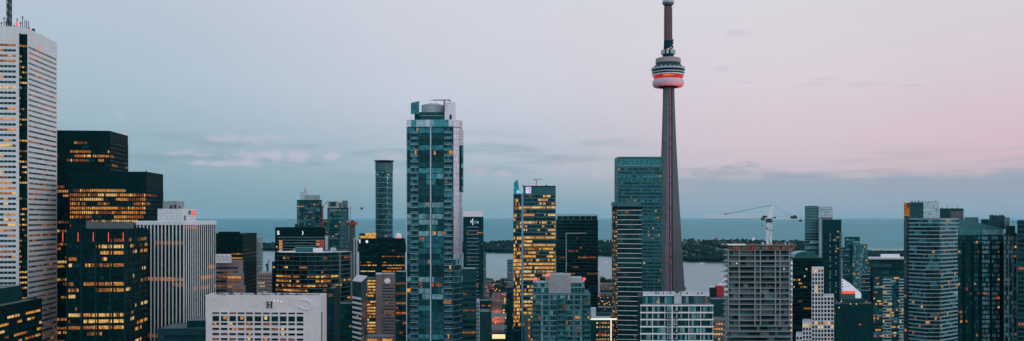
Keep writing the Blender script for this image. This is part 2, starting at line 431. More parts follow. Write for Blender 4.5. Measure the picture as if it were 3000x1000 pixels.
def rods(root, name, items, mat, rnd=R):
    for (px, Y, z0, z1, r) in items:
        x, _ = P(px, Y); mb = MB(); mb.tube((x, Y, z0), (x, Y, z1), r, mat, 5); mb.box(x-r*2, x+r*2, Y-r*2, Y+r*2, z0, z0+r*3, mat)
        if rnd.random() < .5: mb.tube((x-r*4, Y, z1-r*4), (x+r*4, Y, z1-r*4), r*.7, mat, 4)
        mb.build(name, root)

exec_parts = []
def rows(hi, base=.1, top=.85):
    return lambda k, r: (top*(.6+.4*r.random()) if k in hi else base*(.4+1.2*r.random()))

# ================================================================== LEFT CLUSTER
# white banded skyscraper
d = rot(7); e = (d[1], -d[0]); A = P(56, 688); n_ = 4.4
C = (A[0]+d[0]*n_+e[0]*n_, A[1]+d[1]*n_+e[1]*n_); Lr = side(C, 167, d)
poly = [(A[0]-e[0]*62, A[1]-e[1]*62), A, (A[0]+d[0]*n_, A[1]+d[1]*n_), C, (C[0]+d[0]*Lr, C[1]+d[1]*Lr), (A[0]-e[0]*62+d[0]*(Lr+n_), A[1]-e[1]*62+d[1]*(Lr+n_))]
fr = dict(pw=3.0, gap=.25, ml=5, mr=2.3, sh=1.2, wh=1.85, pal='dark', sillshade=.1, lit=lambda k, r: r.choice([.75, .5, .25, .1, .05, .6]), run=.55, out=.05)
rt = dict(fr, ml=2, mr=1.5, wh=1.55, pal='grey', lit=lambda k, r: r.choice([.5, .3, .12, .08, .2]), lp='dim', pw=2.4)  # greyer, shorter glass imitates sky reflected off this face at a grazing angle
nt_ = dict(pw=1.5, gap=.3, ml=.4, mr=.3, sh=1.2, wh=1.8, pal='black', lit=.5, lp='gold', out=.16, strips=[(0, 1, .1, 'black')], striptop=4)
wt = tower('white_skyscraper', 'tall white tower with dark ribbon windows and a mast, at the left edge', 'skyscraper', poly, 296, 'marble',
           {0: fr, 1: nt_, 2: nt_, 3: rt}, fh=4.18, blank=11.7, seed=3)
mast(wt, 'antenna_mast', 27, 712, 298, 335, 2.4, 'steel_dk', r=.45)
rods(wt, 'antenna', [(p, 700+R.random()*20, 298, 298+h, .3) for p, h in ((4, 7), (12, 10), (42, 6), (50, 9), (60, 8), (66, 12), (73, 7), (78, 9), (84, 6), (18, 8))], 'steel_dk')
mb = MB(); x, y = P(98, 735); mb.tube((x, y, 298), (x, y, 304), .5, 'steel_dk'); mb.box(x-4.5, x+1, y-.5, y+.5, 304, 304.8, 'steel_dk'); mb.box(x-.9, x+.9, y-.8, y+.8, 302, 305.5, 'steel_dk'); mb.build('window_cleaning_crane', wt)
lampball(wt, 49, 71, 700, 1.2, 'lamp_r'); lampball(wt, 89, 88, 715, .9, 'lamp_r')
# round red emblem on the west face, lying in the wall plane
A3, u3, n3, l3 = frame(poly, 3); mb = MB(); s_ = 21; zc = 285
pts = [(s_+1.9*cos(2*pi*i/16), zc+1.5*sin(2*pi*i/16)) for i in range(16)]
mb.face([(A3[0]+u3[0]*a+n3[0]*.15, A3[1]+u3[1]*a+n3[1]*.15, b) for a, b in pts], 'sign_r'); mb.build('round_emblem', wt)

# low black block bottom-left
dl = rot(4)
B0 = P(123, 563); N0 = (B0[0]-dl[0]*85, B0[1]-dl[1]*85); el = (dl[1], -dl[0])
poly = [(N0[0]-el[0]*45, N0[1]-el[1]*45), N0, B0, (B0[0]-el[0]*45, B0[1]-el[1]*45)]
blk = tower('black_office_block', 'low black office block with flat roof at the bottom left corner', 'office building', poly, 93, 'black',
            {0: dict(pw=1.6, pal='black', lit=.2), 1: dict(pw=1.6, gap=.3, pal='black', sh=1, wh=2.0, lit=lambda k, r: r.choice([.6, .35, .15, .5]), lp='gold', run=.75)}, fh=3.9, blank=5, seed=5)
B1 = (B0[0]-el[0]*9-dl[0]*8, B0[1]-el[1]*9-dl[1]*8); q = [(B1[0]-el[0]*34-dl[0]*50, B1[1]-el[1]*34-dl[1]*50), (B1[0]-dl[0]*50, B1[1]-dl[1]*50), B1, (B1[0]-el[0]*34, B1[1]-el[1]*34)]
mb = MB(); mb.prism(q, 93.4, 103, 'black2', 'roof'); mb.build('rooftop_penthouse', blk)

# far black tower
p3 = boxR(150, 322, 375, 782, 6)
offc = dict(sillshade=.06, pw=1.6, gap=.42, ml=.5, mr=.5, sh=.8, wh=2.3, pal='black', lit=lambda k, r: {0: .02, 1: .05, 2: .35, 3: .85, 4: .1}.get(k, r.choice([.5, .3, .15, .45])), lp='office', run=.8,
            pier=(1.6, .22, .22, 'black'))
t3 = tower('black_glass_tower', 'tallest black steel tower, behind the white tower at the left', 'skyscraper', p3, 223, 'black', {0: offc, 1: dict(offc, lit=.08)}, fh=3.95, blank=8, seed=11)
mb = MB(); x, y = P(305, 795); mb.box(x-6, x+5, y, y+5, 223.4, 224.8, 'concrete_dk'); mb.build('roof_unit', t3)
lampball(t3, 367, 392, 815, .7, 'lamp_r')
# second black tower
p4 = boxR(203, 428, 478, 720, 5)
of4 = dict(sillshade=.05, pw=1.6, gap=.42, ml=.5, mr=.5, sh=.7, wh=2.3, pal='black', lit=lambda k, r: [.5, .95, .85, .4, .9, .97, .85, .4, .6, .85, .5, .5, .6][k] if k < 13 else .3, lp='office', run=.8, pier=(1.6, .22, .22, 'black'))
t4 = tower('black_glass_tower', 'shorter black steel tower with bright amber floors, left of the striped tower', 'skyscraper', p4, 183, 'black', {0: of4, 1: dict(of4, lit=lambda k, r: .45 if k == 1 else .06, lp='dim')}, fh=3.62, blank=13, seed=12)
mb = MB(); x, y = P(428, 735); mb.box(x-.5, x+.5, y, y+1, 183.4, 185.5, 'steel_dk'); mb.build('roof_vent', t4)
# dark tower with vertical ribs
p5 = boxR(195, 365, 432, 554, 6)
bay = lambda q, c, k: q % 9 in (0,)
r5 = lambda k, r: .12 if k < 3 else (.9 if k in (4, 7, 8, 12, 13, 14, 17) else .25)*(.5+.5*r.random())
f5 = dict(sillshade=.0, pw=1.02, gap=.18, ml=.2, mr=.6, sh=1.0, wh=2.1, pal='black', lit=r5, lp='office', run=.84, skip=bay, pier=(9.3, .7, .5, 'black2'), piertop=0)
t5 = tower('ribbed_dark_tower', 'dark tower with four lit window bays and red tips on its ribs', 'office building', p5, 138, 'black', {0: f5, 1: dict(f5, lit=.3, lp='warmwhite')}, fh=3.95, blank=4.5, seed=13)
for px in (197, 239, 281, 323, 364):
    x, y = P(px, 554); mb = MB(); yy = y-.7+(px-365)/170*4; mb.box(x-.14, x+.14, yy-1.0, yy-.6, 130.8, 136.6, 'sign_r'); mb.build('red_rib_light', t5)
mb = MB(); bx = boxF(253, 372, 575, 14, 6); mb.prism(bx, 138.4, 143.2, 'concrete_dk')
for i in range(26):
    A_, u_, nn, l_ = frame(bx, 0); mb.fbox(A_, u_, nn, i*l_/26, i*l_/26+.4, 0, .35, 138.4, 143.7+R.random()*.6, 'midgrey')
mb.build('cooling_tower', t5)

# pale striped tower
dd = (.27, .963); ff = (-.963, .27); c0 = P(539, 600)
A = (c0[0]+ff[0]*38.5, c0[1]+ff[1]*38.5); B = (c0[0]+dd[0]*36.5, c0[1]+dd[1]*36.5); D = (A[0]+dd[0]*36.5, A[1]+dd[1]*36.5)
st = dict(pw=1.32, gap=.1, ml=.3, mr=.3, sh=.15, wh=3.3, pal='black', lit=rows((8, 10, 12, 19, 21, 23, 27, 31), .03, .55), lp='dim', run=.88, pier=(2.9, 1.0, .3, 'marble'), piertop=1.4)
t6 = tower('striped_tower', 'pale tower of vertical stone stripes carrying a small orange sign on its penthouse', 'office building', [A, c0, B, D], 142.7, 'black',
           {0: st, 1: dict(st, pier=(2.4, .85, .12, 'marble'), pw=1.2, gap=.05)}, fh=3.6, blank=2.0, seed=14, topsolid='marble')
mb = MB()
for i in (0, 1):
    A_, u_, nn, l_ = frame([A, c0, B, D], i); mb.fbox(A_, u_, nn, -.3, l_+.3, 0, .62, 140.9, 143.2, 'marble')
mb.build('cornice', t6)
def rbox(root, name, s0, s1, t0, t1, z0, z1, mat):   # box in the striped tower's own axes, measured from its near corner
    q = [(c0[0]+ff[0]*s+dd[0]*t, c0[1]+ff[1]*s+dd[1]*t) for s, t in ((s1, t0), (s0, t0), (s0, t1), (s1, t1))]
    mb = MB(); mb.prism(q, z0, z1, mat, 'palroof'); return mb.build(name, root)
rbox(t6, 'penthouse', 6, 26, 6, 22, 143.1, 152.2, 'marble')
rbox(t6, 'upper_penthouse', 13, 24, 9, 18, 152.3, 157.6, 'concrete')
mb = MB(); q0 = (c0[0]+ff[0]*12+dd[0]*14, c0[1]+ff[1]*12+dd[1]*14)
for i, (t, h) in enumerate(((20, 2.2), (24, 3), (12, 1.8))): mb.box(q0[0]-6+i*3, q0[0]-5+i*3, q0[1]-6, q0[1]-5, 152.3, 152.3+h, 'steel_dk')
mb.build('roof_equipment', t6)
A_, u_, nn, l_ = frame([(c0[0]+ff[0]*6+dd[0]*6, c0[1]+ff[1]*6+dd[1]*6), (c0[0]+ff[0]*6+dd[0]*22, c0[1]+ff[1]*6+dd[1]*22)], 0)
mb = MB(); mb.fbox(A_, u_, nn, 11.6, 15.4, .02, .4, 147.9, 151.1, 'sign_r'); mb.build('orange_sign', t6)
mb = MB(); mb.fbox(A_, u_, nn, 2, 4, .02, .2, 144, 147.5, 'midgrey'); mb.fbox(A_, u_, nn, 7, 10, .02, .2, 148.2, 151, 'midgrey'); mb.build('louvre_door', t6)

# low roof in front of striped tower
lr = tower('low_rooftop_building', 'low dark building with a grey sloping roof, left of the pink concrete hotel', 'building', boxF(462, 606, 560, 30, 3), 74, 'charcoal',
           {0: dict(pal='dark', lit=0)}, fh=3.8, blank=3, seed=15, roof='roof', parapet=.6)
mb = MB(); mb.prism(boxF(548, 606, 566, 20, 3), 74.4, 79, 'black2', 'roof'); mb.build('roof_house', lr)

# dark building behind
p8 = boxR(600, 712, 752, 900, 4)
f8 = dict(pw=1.7, gap=.35, sh=1, wh=1.8, pal='black', lit=rows((2, 3, 6), .06, .85), lp='office', run=.85)
t8 = tower('dark_office_tower', 'plain black slab tower with two amber rows, right of the striped tower', 'office building', p8, Zp(688, 905), 'black', {0: f8, 1: dict(f8, lit=.0, pal='black')}, fh=4.3, blank=9, seed=16)
pbox(t8, 'rooftop_plant', 640, 703, 912, 20, Zp(688, 905)+.4, Zp(680, 905), 'black')
# pale thin tower near the lake
tower('slim_pale_tower', 'slim pale gridded tower by the lake, right of the black slab tower', 'apartment tower', boxR(744, 765, 770, 1700, 4), 106, 'concrete',
      {0: dict(pal='condo', pw=2.5, gap=.8, lit=.03), 1: dict(pal='condo', pw=2.5, lit=.03)}, fh=3.4, blank=9, seed=17)
# brown stepped building with white trussed roof
pb_ = boxF(628, 700, 760, 22, 8)
t10 = tower('brown_stepped_building', 'brown stone building stepping down, with white trussed roof screen', 'building', pb_, 107, 'brown', {0: dict(pal='dark', pw=2.4, lit=.25, wh=1.7, lp='dim')}, fh=3.9, blank=3, seed=18)
for i, (a, b, z, yy) in enumerate(((664, 708, 98, 745), (680, 712, 88, 735))):
    mb = MB(); q = boxF(a, b, yy, 12, 8); mb.prism(q, 20, z, 'brown', 'roof'); mb.build('stepped_wing', t10)
    A_, u_, nn, l_ = frame(q, 0)
    for j in range(3):
        mb = MB(); mb.fbox(A_, u_, nn, 1, l_-.6, 0, .08, z-4-j*4, z-2.3-j*4, ['l_or', 'l_dim', 'l_or2'][(i+j) % 3]); mb.build('window_row', t10)
mb = MB(); q = boxF(632, 676, 752, 5, 8); A_, u_, nn, l_ = frame(q, 0)
for j in range(7):
    mb.fbox(A_, u_, nn, j*l_/7, j*l_/7+.35, 0, .4, 107, 114, 'white')
    a, b = A_[0]+u_[0]*(j*l_/7), A_[1]+u_[1]*(j*l_/7); a2, b2 = A_[0]+u_[0]*((j+1)*l_/7), A_[1]+u_[1]*((j+1)*l_/7)
    mb.tube((a, b-.4, 107.5 if j % 2 else 113.5), (a2, b2-.4, 113.5 if j % 2 else 107.5), .22, 'white', 4)
mb.fbox(A_, u_, nn, 0, l_, 0, .4, 113.4, 114.4, 'white'); mb.fbox(A_, u_, nn, 0, l_, 0, .4, 106.9, 107.8, 'white'); mb.prism(q, 107.2, 113, 'palegrey'); mb.build('roof_truss', t10)
# beige old building
tower('beige_stone_block', 'old beige stone building with small square windows, above the hotel roof', 'building', boxF(754, 799, 1000, 20, 2), 82, 'beige',
      {0: dict(pw=2.6, gap=1.2, sh=1, wh=1.8, pal='dark', lit=.08)}, fh=3.9, blank=1.5, seed=19, roof='palroof')
# tiny crane by the water
cr = thing('harbour_crane', 'small dark crane by the water between two towers', 'crane', P(784, 1500)+(0,))
mast(cr, 'crane_mast', 784, 1500, 0, 62, 2.0, 'steel_dk', step=6, r=.5)
x, y = P(784, 1500); mb = MB(); mb.box(x-3, x+1.2, y-1.5, y+1.5, 62, 66, 'steel_dk'); mb.tube((x, y, 66), (x+4.5, y, 77), .8, 'steel_dk'); mb.build('crane_cab', cr)
mb = MB(); mb.box(x+.5, x+6, y-1.5, y+1.5, 74, 79, 'white'); mb.build('crane_head', cr)

# hotel with H
HYd = 510; ph = boxR(603, 940, 957, HYd, -2.5); zt = Zp(870, HYd)
A_, u_, nn, l_ = frame(ph, 0); A1, u1, n1, l1 = frame(ph, 1)
ht = thing('concrete_hotel', 'wide pink concrete hotel with letter H and oval ring, bottom of the frame', 'hotel', (ph[0][0]+30, ph[0][1]+20, 0))
mb = MB(); mb.prism(ph, 0, zt, 'palecrete')
sc_ = HYd/F
px2s = lambda px: side(A_, px, u_)
mb.fbox(A1, u1, n1, 1.0, 3.0, -.02, .03, 0, Zp(915, HYd+2), 'black')
mb.build('wall', ht)
mb = MB(); ii = inset(ph, .9); mb.prism(ii, zt+.01, zt+.25, 'roof'); mb.build('roof', ht)
mb = MB()
for i in range(4):
    a, b, c, d_ = ph[i], ph[(i+1) % 4], ii[(i+1) % 4], ii[i]
    mb.hexa([(q[0], q[1], zt+.003) for q in (a, b, c, d_)]+[(q[0], q[1], zt+.9) for q in (a, b, c, d_)], 'palecrete')
mb.build('parapet', ht)
colw = 53.0/2.1475
wr = [(Zp(916.5, HYd), Zp(921.5, HYd))] + [(Zp(943, HYd), Zp(927.5, HYd))] + [(Zp(954+15.1*i, HYd), Zp(947+15.1*i, HYd)) for i in range(6)]
wr[0] = (Zp(921.5, HYd), Zp(916.5, HYd))
glow = {(1, 1), (1, 3), (2, 0), (2, 4), (2, 2), (3, 2), (3, 8), (4, 4), (5, 4), (5, 6), (1, 6), (6, 1)}
for rI, (za, zb_) in enumerate(wr):
    for c in range(11):
        a = px2s(622.5+c*colw); b = px2s(622.5+c*colw+19.5)
        wroot = MB()
        wroot.fbox(A_, u_, nn, a, b, -.05, .02, za, zb_, pick([('g_dk2', 3), ('g_black2', 3), ('g_grey', 1)], R))
        # concrete reveal around the opening
        wroot.fbox(A_, u_, nn, a-.12, b+.12, 0, .22, zb_, zb_+.16, 'palecrete')
        wroot.fbox(A_, u_, nn, a-.12, b+.12, 0, .22, za-.16, za, 'palecrete')
        if (rI, c) in glow or (rI > 1 and R.random() < .07):
            k = 'l_yel' if R.random() < .4 else 'l_or'; w = (b-a)
            f0 = R.choice([.05, .2, .4]); hz_ = (zb_-za); wroot.fbox(A_, u_, nn, a+w*f0, a+w*(f0+.45), .021, .04, za+hz_*(.35 if rI == 1 else .12), zb_-.12, k)
        elif R.random() < .15: wroot.fbox(A_, u_, nn, a+.1, b-.1, .021, .04, za+.1, zb_-.1, 'l_dim')
        wroot.build('window', ht)
letter(ht, 'letter_h', 'H', 788, 893, HYd-2, 0.1, 'navy') if False else None
# slab-serif H made of bars
mb = MB(); hx, hy_ = P(788.5, HYd); hz = Zp(893.5, HYd); w = 3.3; h = 3.8; yy = A_[1]+u_[1]*px2s(788)
for s in (-1, 1):
    mb.box(hx+s*1.12-.33, hx+s*1.12+.33, yy-.7, yy-.25, hz-h/2, hz+h/2, 'navy')
    for t in (-1, 1): mb.box(hx+s*1.12-.62, hx+s*1.12+.62, yy-.7, yy-.25, hz+t*(h/2-.2)-.2, hz+t*(h/2-.2)+.2, 'navy')
mb.box(hx-1, hx+1, yy-.69, yy-.26, hz-.2, hz+.2, 'navy'); mb.build('letter_h', ht)
mb = MB(); ox, _ = P(893, HYd); oz = Zp(893, HYd); rx, rz = 3.95, 2.8; yy = A_[1]+u_[1]*px2s(893)
pt = [(ox+rx*cos(a)*.985-.12*rz*sin(a), yy-.45, oz+rz*sin(a)-.12*rx*cos(a)*.5) for a in [2*pi*i/40 for i in range(41)]]
for i in range(40):
    if 13 < i < 23: continue
    mb.tube(pt[i], pt[i+1], .3, 'white', 5)
mb.build('oval_ring_sign', ht)
for px, py in ((804, 882), (813.5, 882), (823.5, 884)): lampball(ht, px, py, HYd-1.5, .28, 'lamp_w', 'wall_lamp')
for i in range(34):
    px = 606+i*10+R.random()*5; x, y = P(px, HYd+R.choice([2.5, 5, 9, 14])); h = .5+R.random()*1.1; w = .4+R.random()*1.6
    mb = MB(); mb.box(x-w/2, x+w/2, y, y+.8+R.random(), zt+.26, zt+.3+h, R.choice(['midgrey', 'palegrey', 'concrete_dk', 'steel_dk']))
    if R.random() < .3: mb.tube((x, y+.2, zt+.3+h), (x, y+.2, zt+1.4+h), .07, 'steel_dk', 4)
    mb.build('roof_vent', ht)

# dark glass slab right of hotel
tower('dark_glass_block', 'narrow dark glass block directly right of the pink hotel', 'office building', boxF(957, 978, 560, 25, 2), Zp(850, 560), 'black2', {0: dict(pal='dark', pw=1.4, lit=.05)}, fh=3.7, blank=2, seed=22)
ldg = tower('low_dark_office', 'low dark office block between the hotel and the chevron roof tower', 'office building', boxF(979, 1032, 640, 25, 2), Zp(895, 640), 'black2', {0: dict(pal='dark', pw=1.6, lit=.12)}, fh=3.9, blank=2, seed=23)
lampball(ldg, 976.5, 869, 640, .9, 'lamp_r')

# ================================================================== CENTRE LEFT
# office with S sign
p12 = boxF(806, 952, 1100, 30, 0)
f12 = dict(pw=2.0, gap=.15, sh=.7, wh=2.6, pal='black', lit=lambda k, r: .12, lp='gold', slab=(.5, .5, 'slab'), slabrange=(.05, 1), ml=1, mr=1, run=.8,
           colpal=lambda q, c, k, r: ('l_or' if q in (2, 3) or (q > c*.83 and q < c*.9 and k in (1, 2)) else ('l_red' if q > c*.88 and k in (1, 2, 3) else None)) if k > 0 else None)  # right-hand orange and red panes glow in place of a reflected light
s12 = tower('signed_office_block', 'dark office block with glowing white letter S at its top left', 'office building', p12, Zp(669, 1100), 'black', {0: f12}, fh=3.6, blank=11.5, seed=24)
letter(s12, 'letter_s', 'S', 815.5, 683, 1099.6, 6.6, 'sign_w'); letter(s12, 'letter_fragment', ')', 887, 682, 1099.6, 5.5, 'sign_w')
mb = MB(); mb.prism(boxF(952, 961, 1098, 20, 0), 0, Zp(692, 1100), 'palegrey'); mb.build('grey_pier', s12)
for i in range(10):
    x, y = P(820+i*13, 1105); mb = MB(); mb.tube((x, y, Zp(669, 1100)), (x, y, Zp(669, 1100)+1.5+R.random()*1.5), .15, 'steel_dk', 4); mb.build('roof_rod', s12)
# two condo towers
c1 = dict(pw=2.2, gap=.5, sh=.5, wh=2.2, pal='condo', lit=.07, lp='home', run=.2, slab=(.35, .35, 'slab_dk'), balc=[(0, .12, 1.6, 'slab'), (.55, .75, 1.2, 'slab_dk')])
t14 = tower('condo_tower', 'dark condo tower with a blank concrete crown and glass corner, left of the red crane', 'apartment tower', boxF(870, 943, 1400, 28, 0), Zp(588, 1400), 'black2', {0: c1}, fh=3.1, blank=2, seed=25)
pbox(t14, 'concrete_crown', 893, 937, 1404, 20, Zp(588, 1400)+.4, Zp(572, 1404), 'concrete')
pbox(t14, 'glass_crown', 879, 893, 1403, 12, Zp(588, 1400)+.4, Zp(563, 1403), 'g_silver')
mb = MB(); x, y = P(893, 1410); z = Zp(563, 1410); mb.tube((x, y, z-8), (x, y, z+2), .5, 'redpaint'); mb.tube((x+6, y, z-8), (x-1, y, z+7), .45, 'redpaint', 5); mb.build('roof_hoist', t14)
pbox(t14, 'side_wing', 864, 870, 1396, 20, 0, Zp(657, 1396), 'black2')
c2 = dict(c1, pal='condo', lit=.07, balc=[(.0, .1, 1.4, 'slab'), (.6, .97, 1.5, 'slab')], slab=(.3, .3, 'slab_dk'))
t15 = tower('condo_tower', 'balconied condo tower with a grey concrete top, right of the red crane', 'apartment tower', boxF(959, 1021, 1350, 26, 0), Zp(612, 1350), 'black2', {0: c2}, fh=3.1, blank=1, seed=26)
pbox(t15, 'concrete_crown', 960, 994, 1353, 20, Zp(612, 1350)+.4, Zp(590, 1353), 'concrete'); pbox(t15, 'crown_louvre', 966, 984, 1352.6, .5, Zp(605, 1353), Zp(592, 1353), 'charcoal')
pbox(t15, 'glass_crown', 1002, 1019, 1354, 12, Zp(612, 1350)+.4, Zp(588, 1354), 'g_silver'); pbox(t15, 'crown_wall', 994.2, 1001, 1358, 12, Zp(612, 1350)+.4, Zp(594, 1354), 'midgrey')
tower('distant_dark_tower', 'squat dark tower glimpsed between the two condo towers', 'apartment tower', boxF(942.5, 960, 1500, 20, 0), Zp(645, 1500), 'black2', {0: dict(c1, balc=[])}, fh=3.1, blank=1, seed=27)
def luffing(name, label, px, Y, z0, z1, jib, back, mat, w=1.8, rr_=.35):
    x, y = P(px, Y); r = thing(name, label, 'crane', (x, y, 0))
    mast(r, 'crane_mast', px, Y, z0, z1, w, mat, step=4, r=rr_)
    mb = MB(); mb.box(x-w, x+w, y-w, y+w, z1, z1+2.5, mat); mb.build('crane_cab', r)
    mb = MB(); jx, jz = jib
    for o in (-.6, .6): mb.tube((x, y+o, z1+2), (x+jx, y+o, z1+jz), rr_, mat, 4)
    n = 8
    for i in range(n): mb.tube((x+jx*i/n, y-.6, z1+2+(jz-2)*i/n), (x+jx*(i+1)/n, y+.6, z1+2+(jz-2)*(i+1)/n), rr_*.7, mat, 4)
    mb.build('jib', r)
    mb = MB(); bx, bz = back; mb.tube((x, y, z1+2), (x+bx, y, z1+bz), rr_, mat, 4); mb.box(x+bx-1.5, x+bx+1.5, y-1.5, y+1.5, z1+bz-1.5, z1+bz+2.5, 'steel_dk'); mb.build('counterweight_arm', r)
    return r
luffing('tower_crane', 'small red crane standing between the two condo towers', 945, 1450, 0, Zp(609, 1450), (8.5, 11), (-3, 1.5), 'redpaint', rr_=.4)
luffing('tower_crane', 'thin far crane with two dark blocks, left of the round tower', 1027, 1550, 0, Zp(612, 1550), (-6, 3), (20, 0), 'palegrey', w=1.2, rr_=.18)
# small tower under construction
cs = tower('unfinished_tower', 'small unfinished tower with a flared red top, left of the round tower', 'construction site', boxF(1022, 1041, 1500, 20, 0), Zp(660, 1500), 'concrete_dk', {0: dict(pal='dark', pw=2.4, gap=.8, lit=.05, slab=(.4, .3, 'concrete'))}, fh=3.2, blank=0, seed=28)
pbox(cs, 'flared_formwork', 1020, 1047, 1498, 24, Zp(660, 1500)+.4, Zp(651, 1500), 'redpaint'); pbox(cs, 'formwork_shaft', 1028, 1038, 1500, 12, Zp(651, 1500)+.1, Zp(646, 1500), 'steel_dk')
# curved dark office
c_ = P(900, 850); arc = []
for i in range(9):
    t = i/8; px = 806+(994-806)*t; Y = 862-22*sin(pi*(t*.75+.1)); arc.append(P(px, Y))
E_ = arc[-1]; dR = (.42, .907); lr_ = side(E_, 1031, dR); E2 = (E_[0]+dR[0]*lr_, E_[1]+dR[1]*lr_)
poly = arc+[E2, (E2[0]-5, E2[1]+30), (arc[0][0], arc[0][1]+60)]
z13 = Zp(744, 842)
f13 = dict(pw=1.9, gap=.16, ml=.1, mr=.1, sh=.5, wh=3.0, pal='black', lit=rows((4, 5, 6, 7, 8, 9, 10), .1, .92), lp='office', run=.8, slab=(.22, .25, 'slab'), sillshade=.4)
f13s = dict(f13, lit=rows((5, 8, 10), .12, .5), strips=[(.0, .08, .5, 'midgrey'), (.86, 1.0, .6, 'midgrey')])
fs = {i: f13 for i in range(8)}; fs[8] = f13s
fs[0] = dict(f13, strips=[(0, .12, .5, 'black')])
t13 = tower('curved_glass_office', 'broad black glass office with a bowed front, just behind the pink hotel', 'office building', poly, z13, 'black', fs, fh=4.45, blank=2.5, seed=29, roof='palroof')
pbox(t13, 'rooftop_plant', 864, 925, 872, 18, z13+.4, z13+5, 'tealpanel'); pbox(t13, 'rooftop_house', 917, 946, 868, 12, z13+.4, z13+4.4, 'white')
pbox(t13, 'rooftop_house', 968, 985, 868, 12, z13+.4, z13+4.6, 'palegrey'); pbox(t13, 'roof_edge', 812, 866, 866, 3, z13+.4, z13+1.6, 'white')
for i in range(9):
    px = 815+i*22; mb = MB(); x, y = P(px, 862-22*sin(pi*((px-806)/188*.75+.1))); mb.box(x-.12, x+.12, y-.5, y-.1, 20, z13, 'slab_dk'); mb.build('facade_fin', t13)
tower('dark_annex_block', 'narrow dark annex against the left side of the bowed black office', 'office building', boxF(797, 806.5, 866, 20, 0), Zp(772, 866), 'black2', {0: dict(pal='black', lit=.05)}, fh=4, blank=2, seed=30)
# lit-roof office
p18 = boxF(1052, 1187, 1000, 30, 0)
f18 = dict(pw=1.6, gap=.2, sh=1.1, wh=1.6, pal='black', lit=rows((6, 7, 9, 10, 12, 13), .14, .6), lp='office', run=.86, slab=(.25, .12, 'black2'))
t18 = tower('sign_lettered_office', 'black office block topped by a glowing amber glass box', 'office building', p18, Zp(701, 1000), 'black', {0: f18}, fh=3.4, blank=5, seed=31)
p18_ = letter(t18, 'letter_i', 'I', 1054.5, 708, 999.6, 5.8, 'sign_w'); letter(t18, 'letter_e', 'e', 1075, 707, 999.6, 6.2, 'sign_w')
for i, (a, b) in enumerate(((1036, 1040), (1043, 1047))):
    mb = MB(); mb.prism(boxF(a, b, 996, 24, 0), 0, Zp(700, 1000), 'palegrey'); mb.build('grey_pier', t18)
mb = MB(); mb.prism(boxF(1034.5, 1047, 998, 26, 0), 0, Zp(703, 1000), 'charcoal'); mb.build('side_bay', t18)
am = boxF(1053, 1104, 1003, 14, 0); mb = MB(); mb.prism(am, Zp(701, 1000)+.4, Zp(684, 1000), 'steel_dk'); mb.build('amber_box', t18)
A_, u_, nn, l_ = frame(am, 0)
for r_ in range(2):
    for c in range(6 if r_ == 0 else 4):
        mb = MB(); c2_ = c if r_ == 0 else c+2; a = .8+c2_*3.05; z0_ = Zp(699.5, 1000)+r_*3.3; mb.fbox(A_, u_, nn, a, a+2.95, 0, .1, z0_, z0_+3.0, 'l_gold'); mb.build('amber_pane', t18)
x, y = P(1167, 1006); mb = MB(); z = Zp(693, 1006); mb.lathe(x, y, [(3.9, z-3.5), (4.1, z), (3.5, z+2.2), (2.2, z+3.4), (.01, z+3.9)], 'white', 20); mb.build('roof_dome', t18, True)
lampball(t18, 1170, 696, 1001, .9, 'lamp_r'); lampball(t18, 1184, 699, 1001, .5, 'lamp_w'); lampball(t18, 1130, 692, 1001, .6, 'lamp_r')
# round tower with disc crown
x, y = P(1125.5, 1500); rt_ = thing('round_tower', 'slender round glass tower crowned by a flat flared disc', 'apartment tower', (x, y, 0))
zt = Zp(478, 1500); rad = 15.0
mb = MB(); mb.lathe(x, y, [(rad-.5, 0), (rad-.5, zt), (.01, zt+.05)], 'black2', 40); mb.build('wall', rt_)
for k in range(78):
    z = zt-13-(k+1)*3.0
    if z < 70: break
    mb = MB()
    for q in range(40):
        a0, a1 = 2*pi*q/40, 2*pi*(q+.93)/40
        if sin(a0) > .5: continue
        lt = (k > 60 and R.random() < .1) or R.random() < .006
        mk = pick(LIT['warmwhite']) if lt else R.choice(['g_dark', 'g_mid', 'g_dk2'])
        mb.face([(x+(rad-.3)*cos(a0), y+(rad-.3)*sin(a0), z+.6), (x+(rad-.3)*cos(a1), y+(rad-.3)*sin(a1), z+.6), (x+(rad-.3)*cos(a1), y+(rad-.3)*sin(a1), z+2.7), (x+(rad-.3)*cos(a0), y+(rad-.3)*sin(a0), z+2.7)], mk)
    mb.build('window_row', rt_)
    mb = MB(); mb.lathe(x, y, [(rad-.4, z-.3), (rad+.45, z-.3), (rad+.45, z+.3), (rad-.4, z+.3)], 'slab_dk' if k % 3 else 'slab', 40); mb.build('floor_ring', rt_)
mb = MB()
for q in range(28):
    a = 2*pi*q/28; mb.tube((x+rad*cos(a), y+rad*sin(a), zt-13), (x+rad*cos(a), y+rad*sin(a), zt+2), .25, 'midgrey', 4)
mb.lathe(x, y, [(rad-.2, zt-13), (rad-.2, zt-1)], 'tealpanel', 40); mb.build('crown_screen', rt_)
mb = MB(); mb.lathe(x, y, [(rad*.8, zt+.3), (rad+1, zt+2.6), (rad+2.6, zt+3.4), (rad+2.6, zt+4), (.01, zt+4.2)], 'steel_dk', 40); mb.build('crown_disc', rt_)

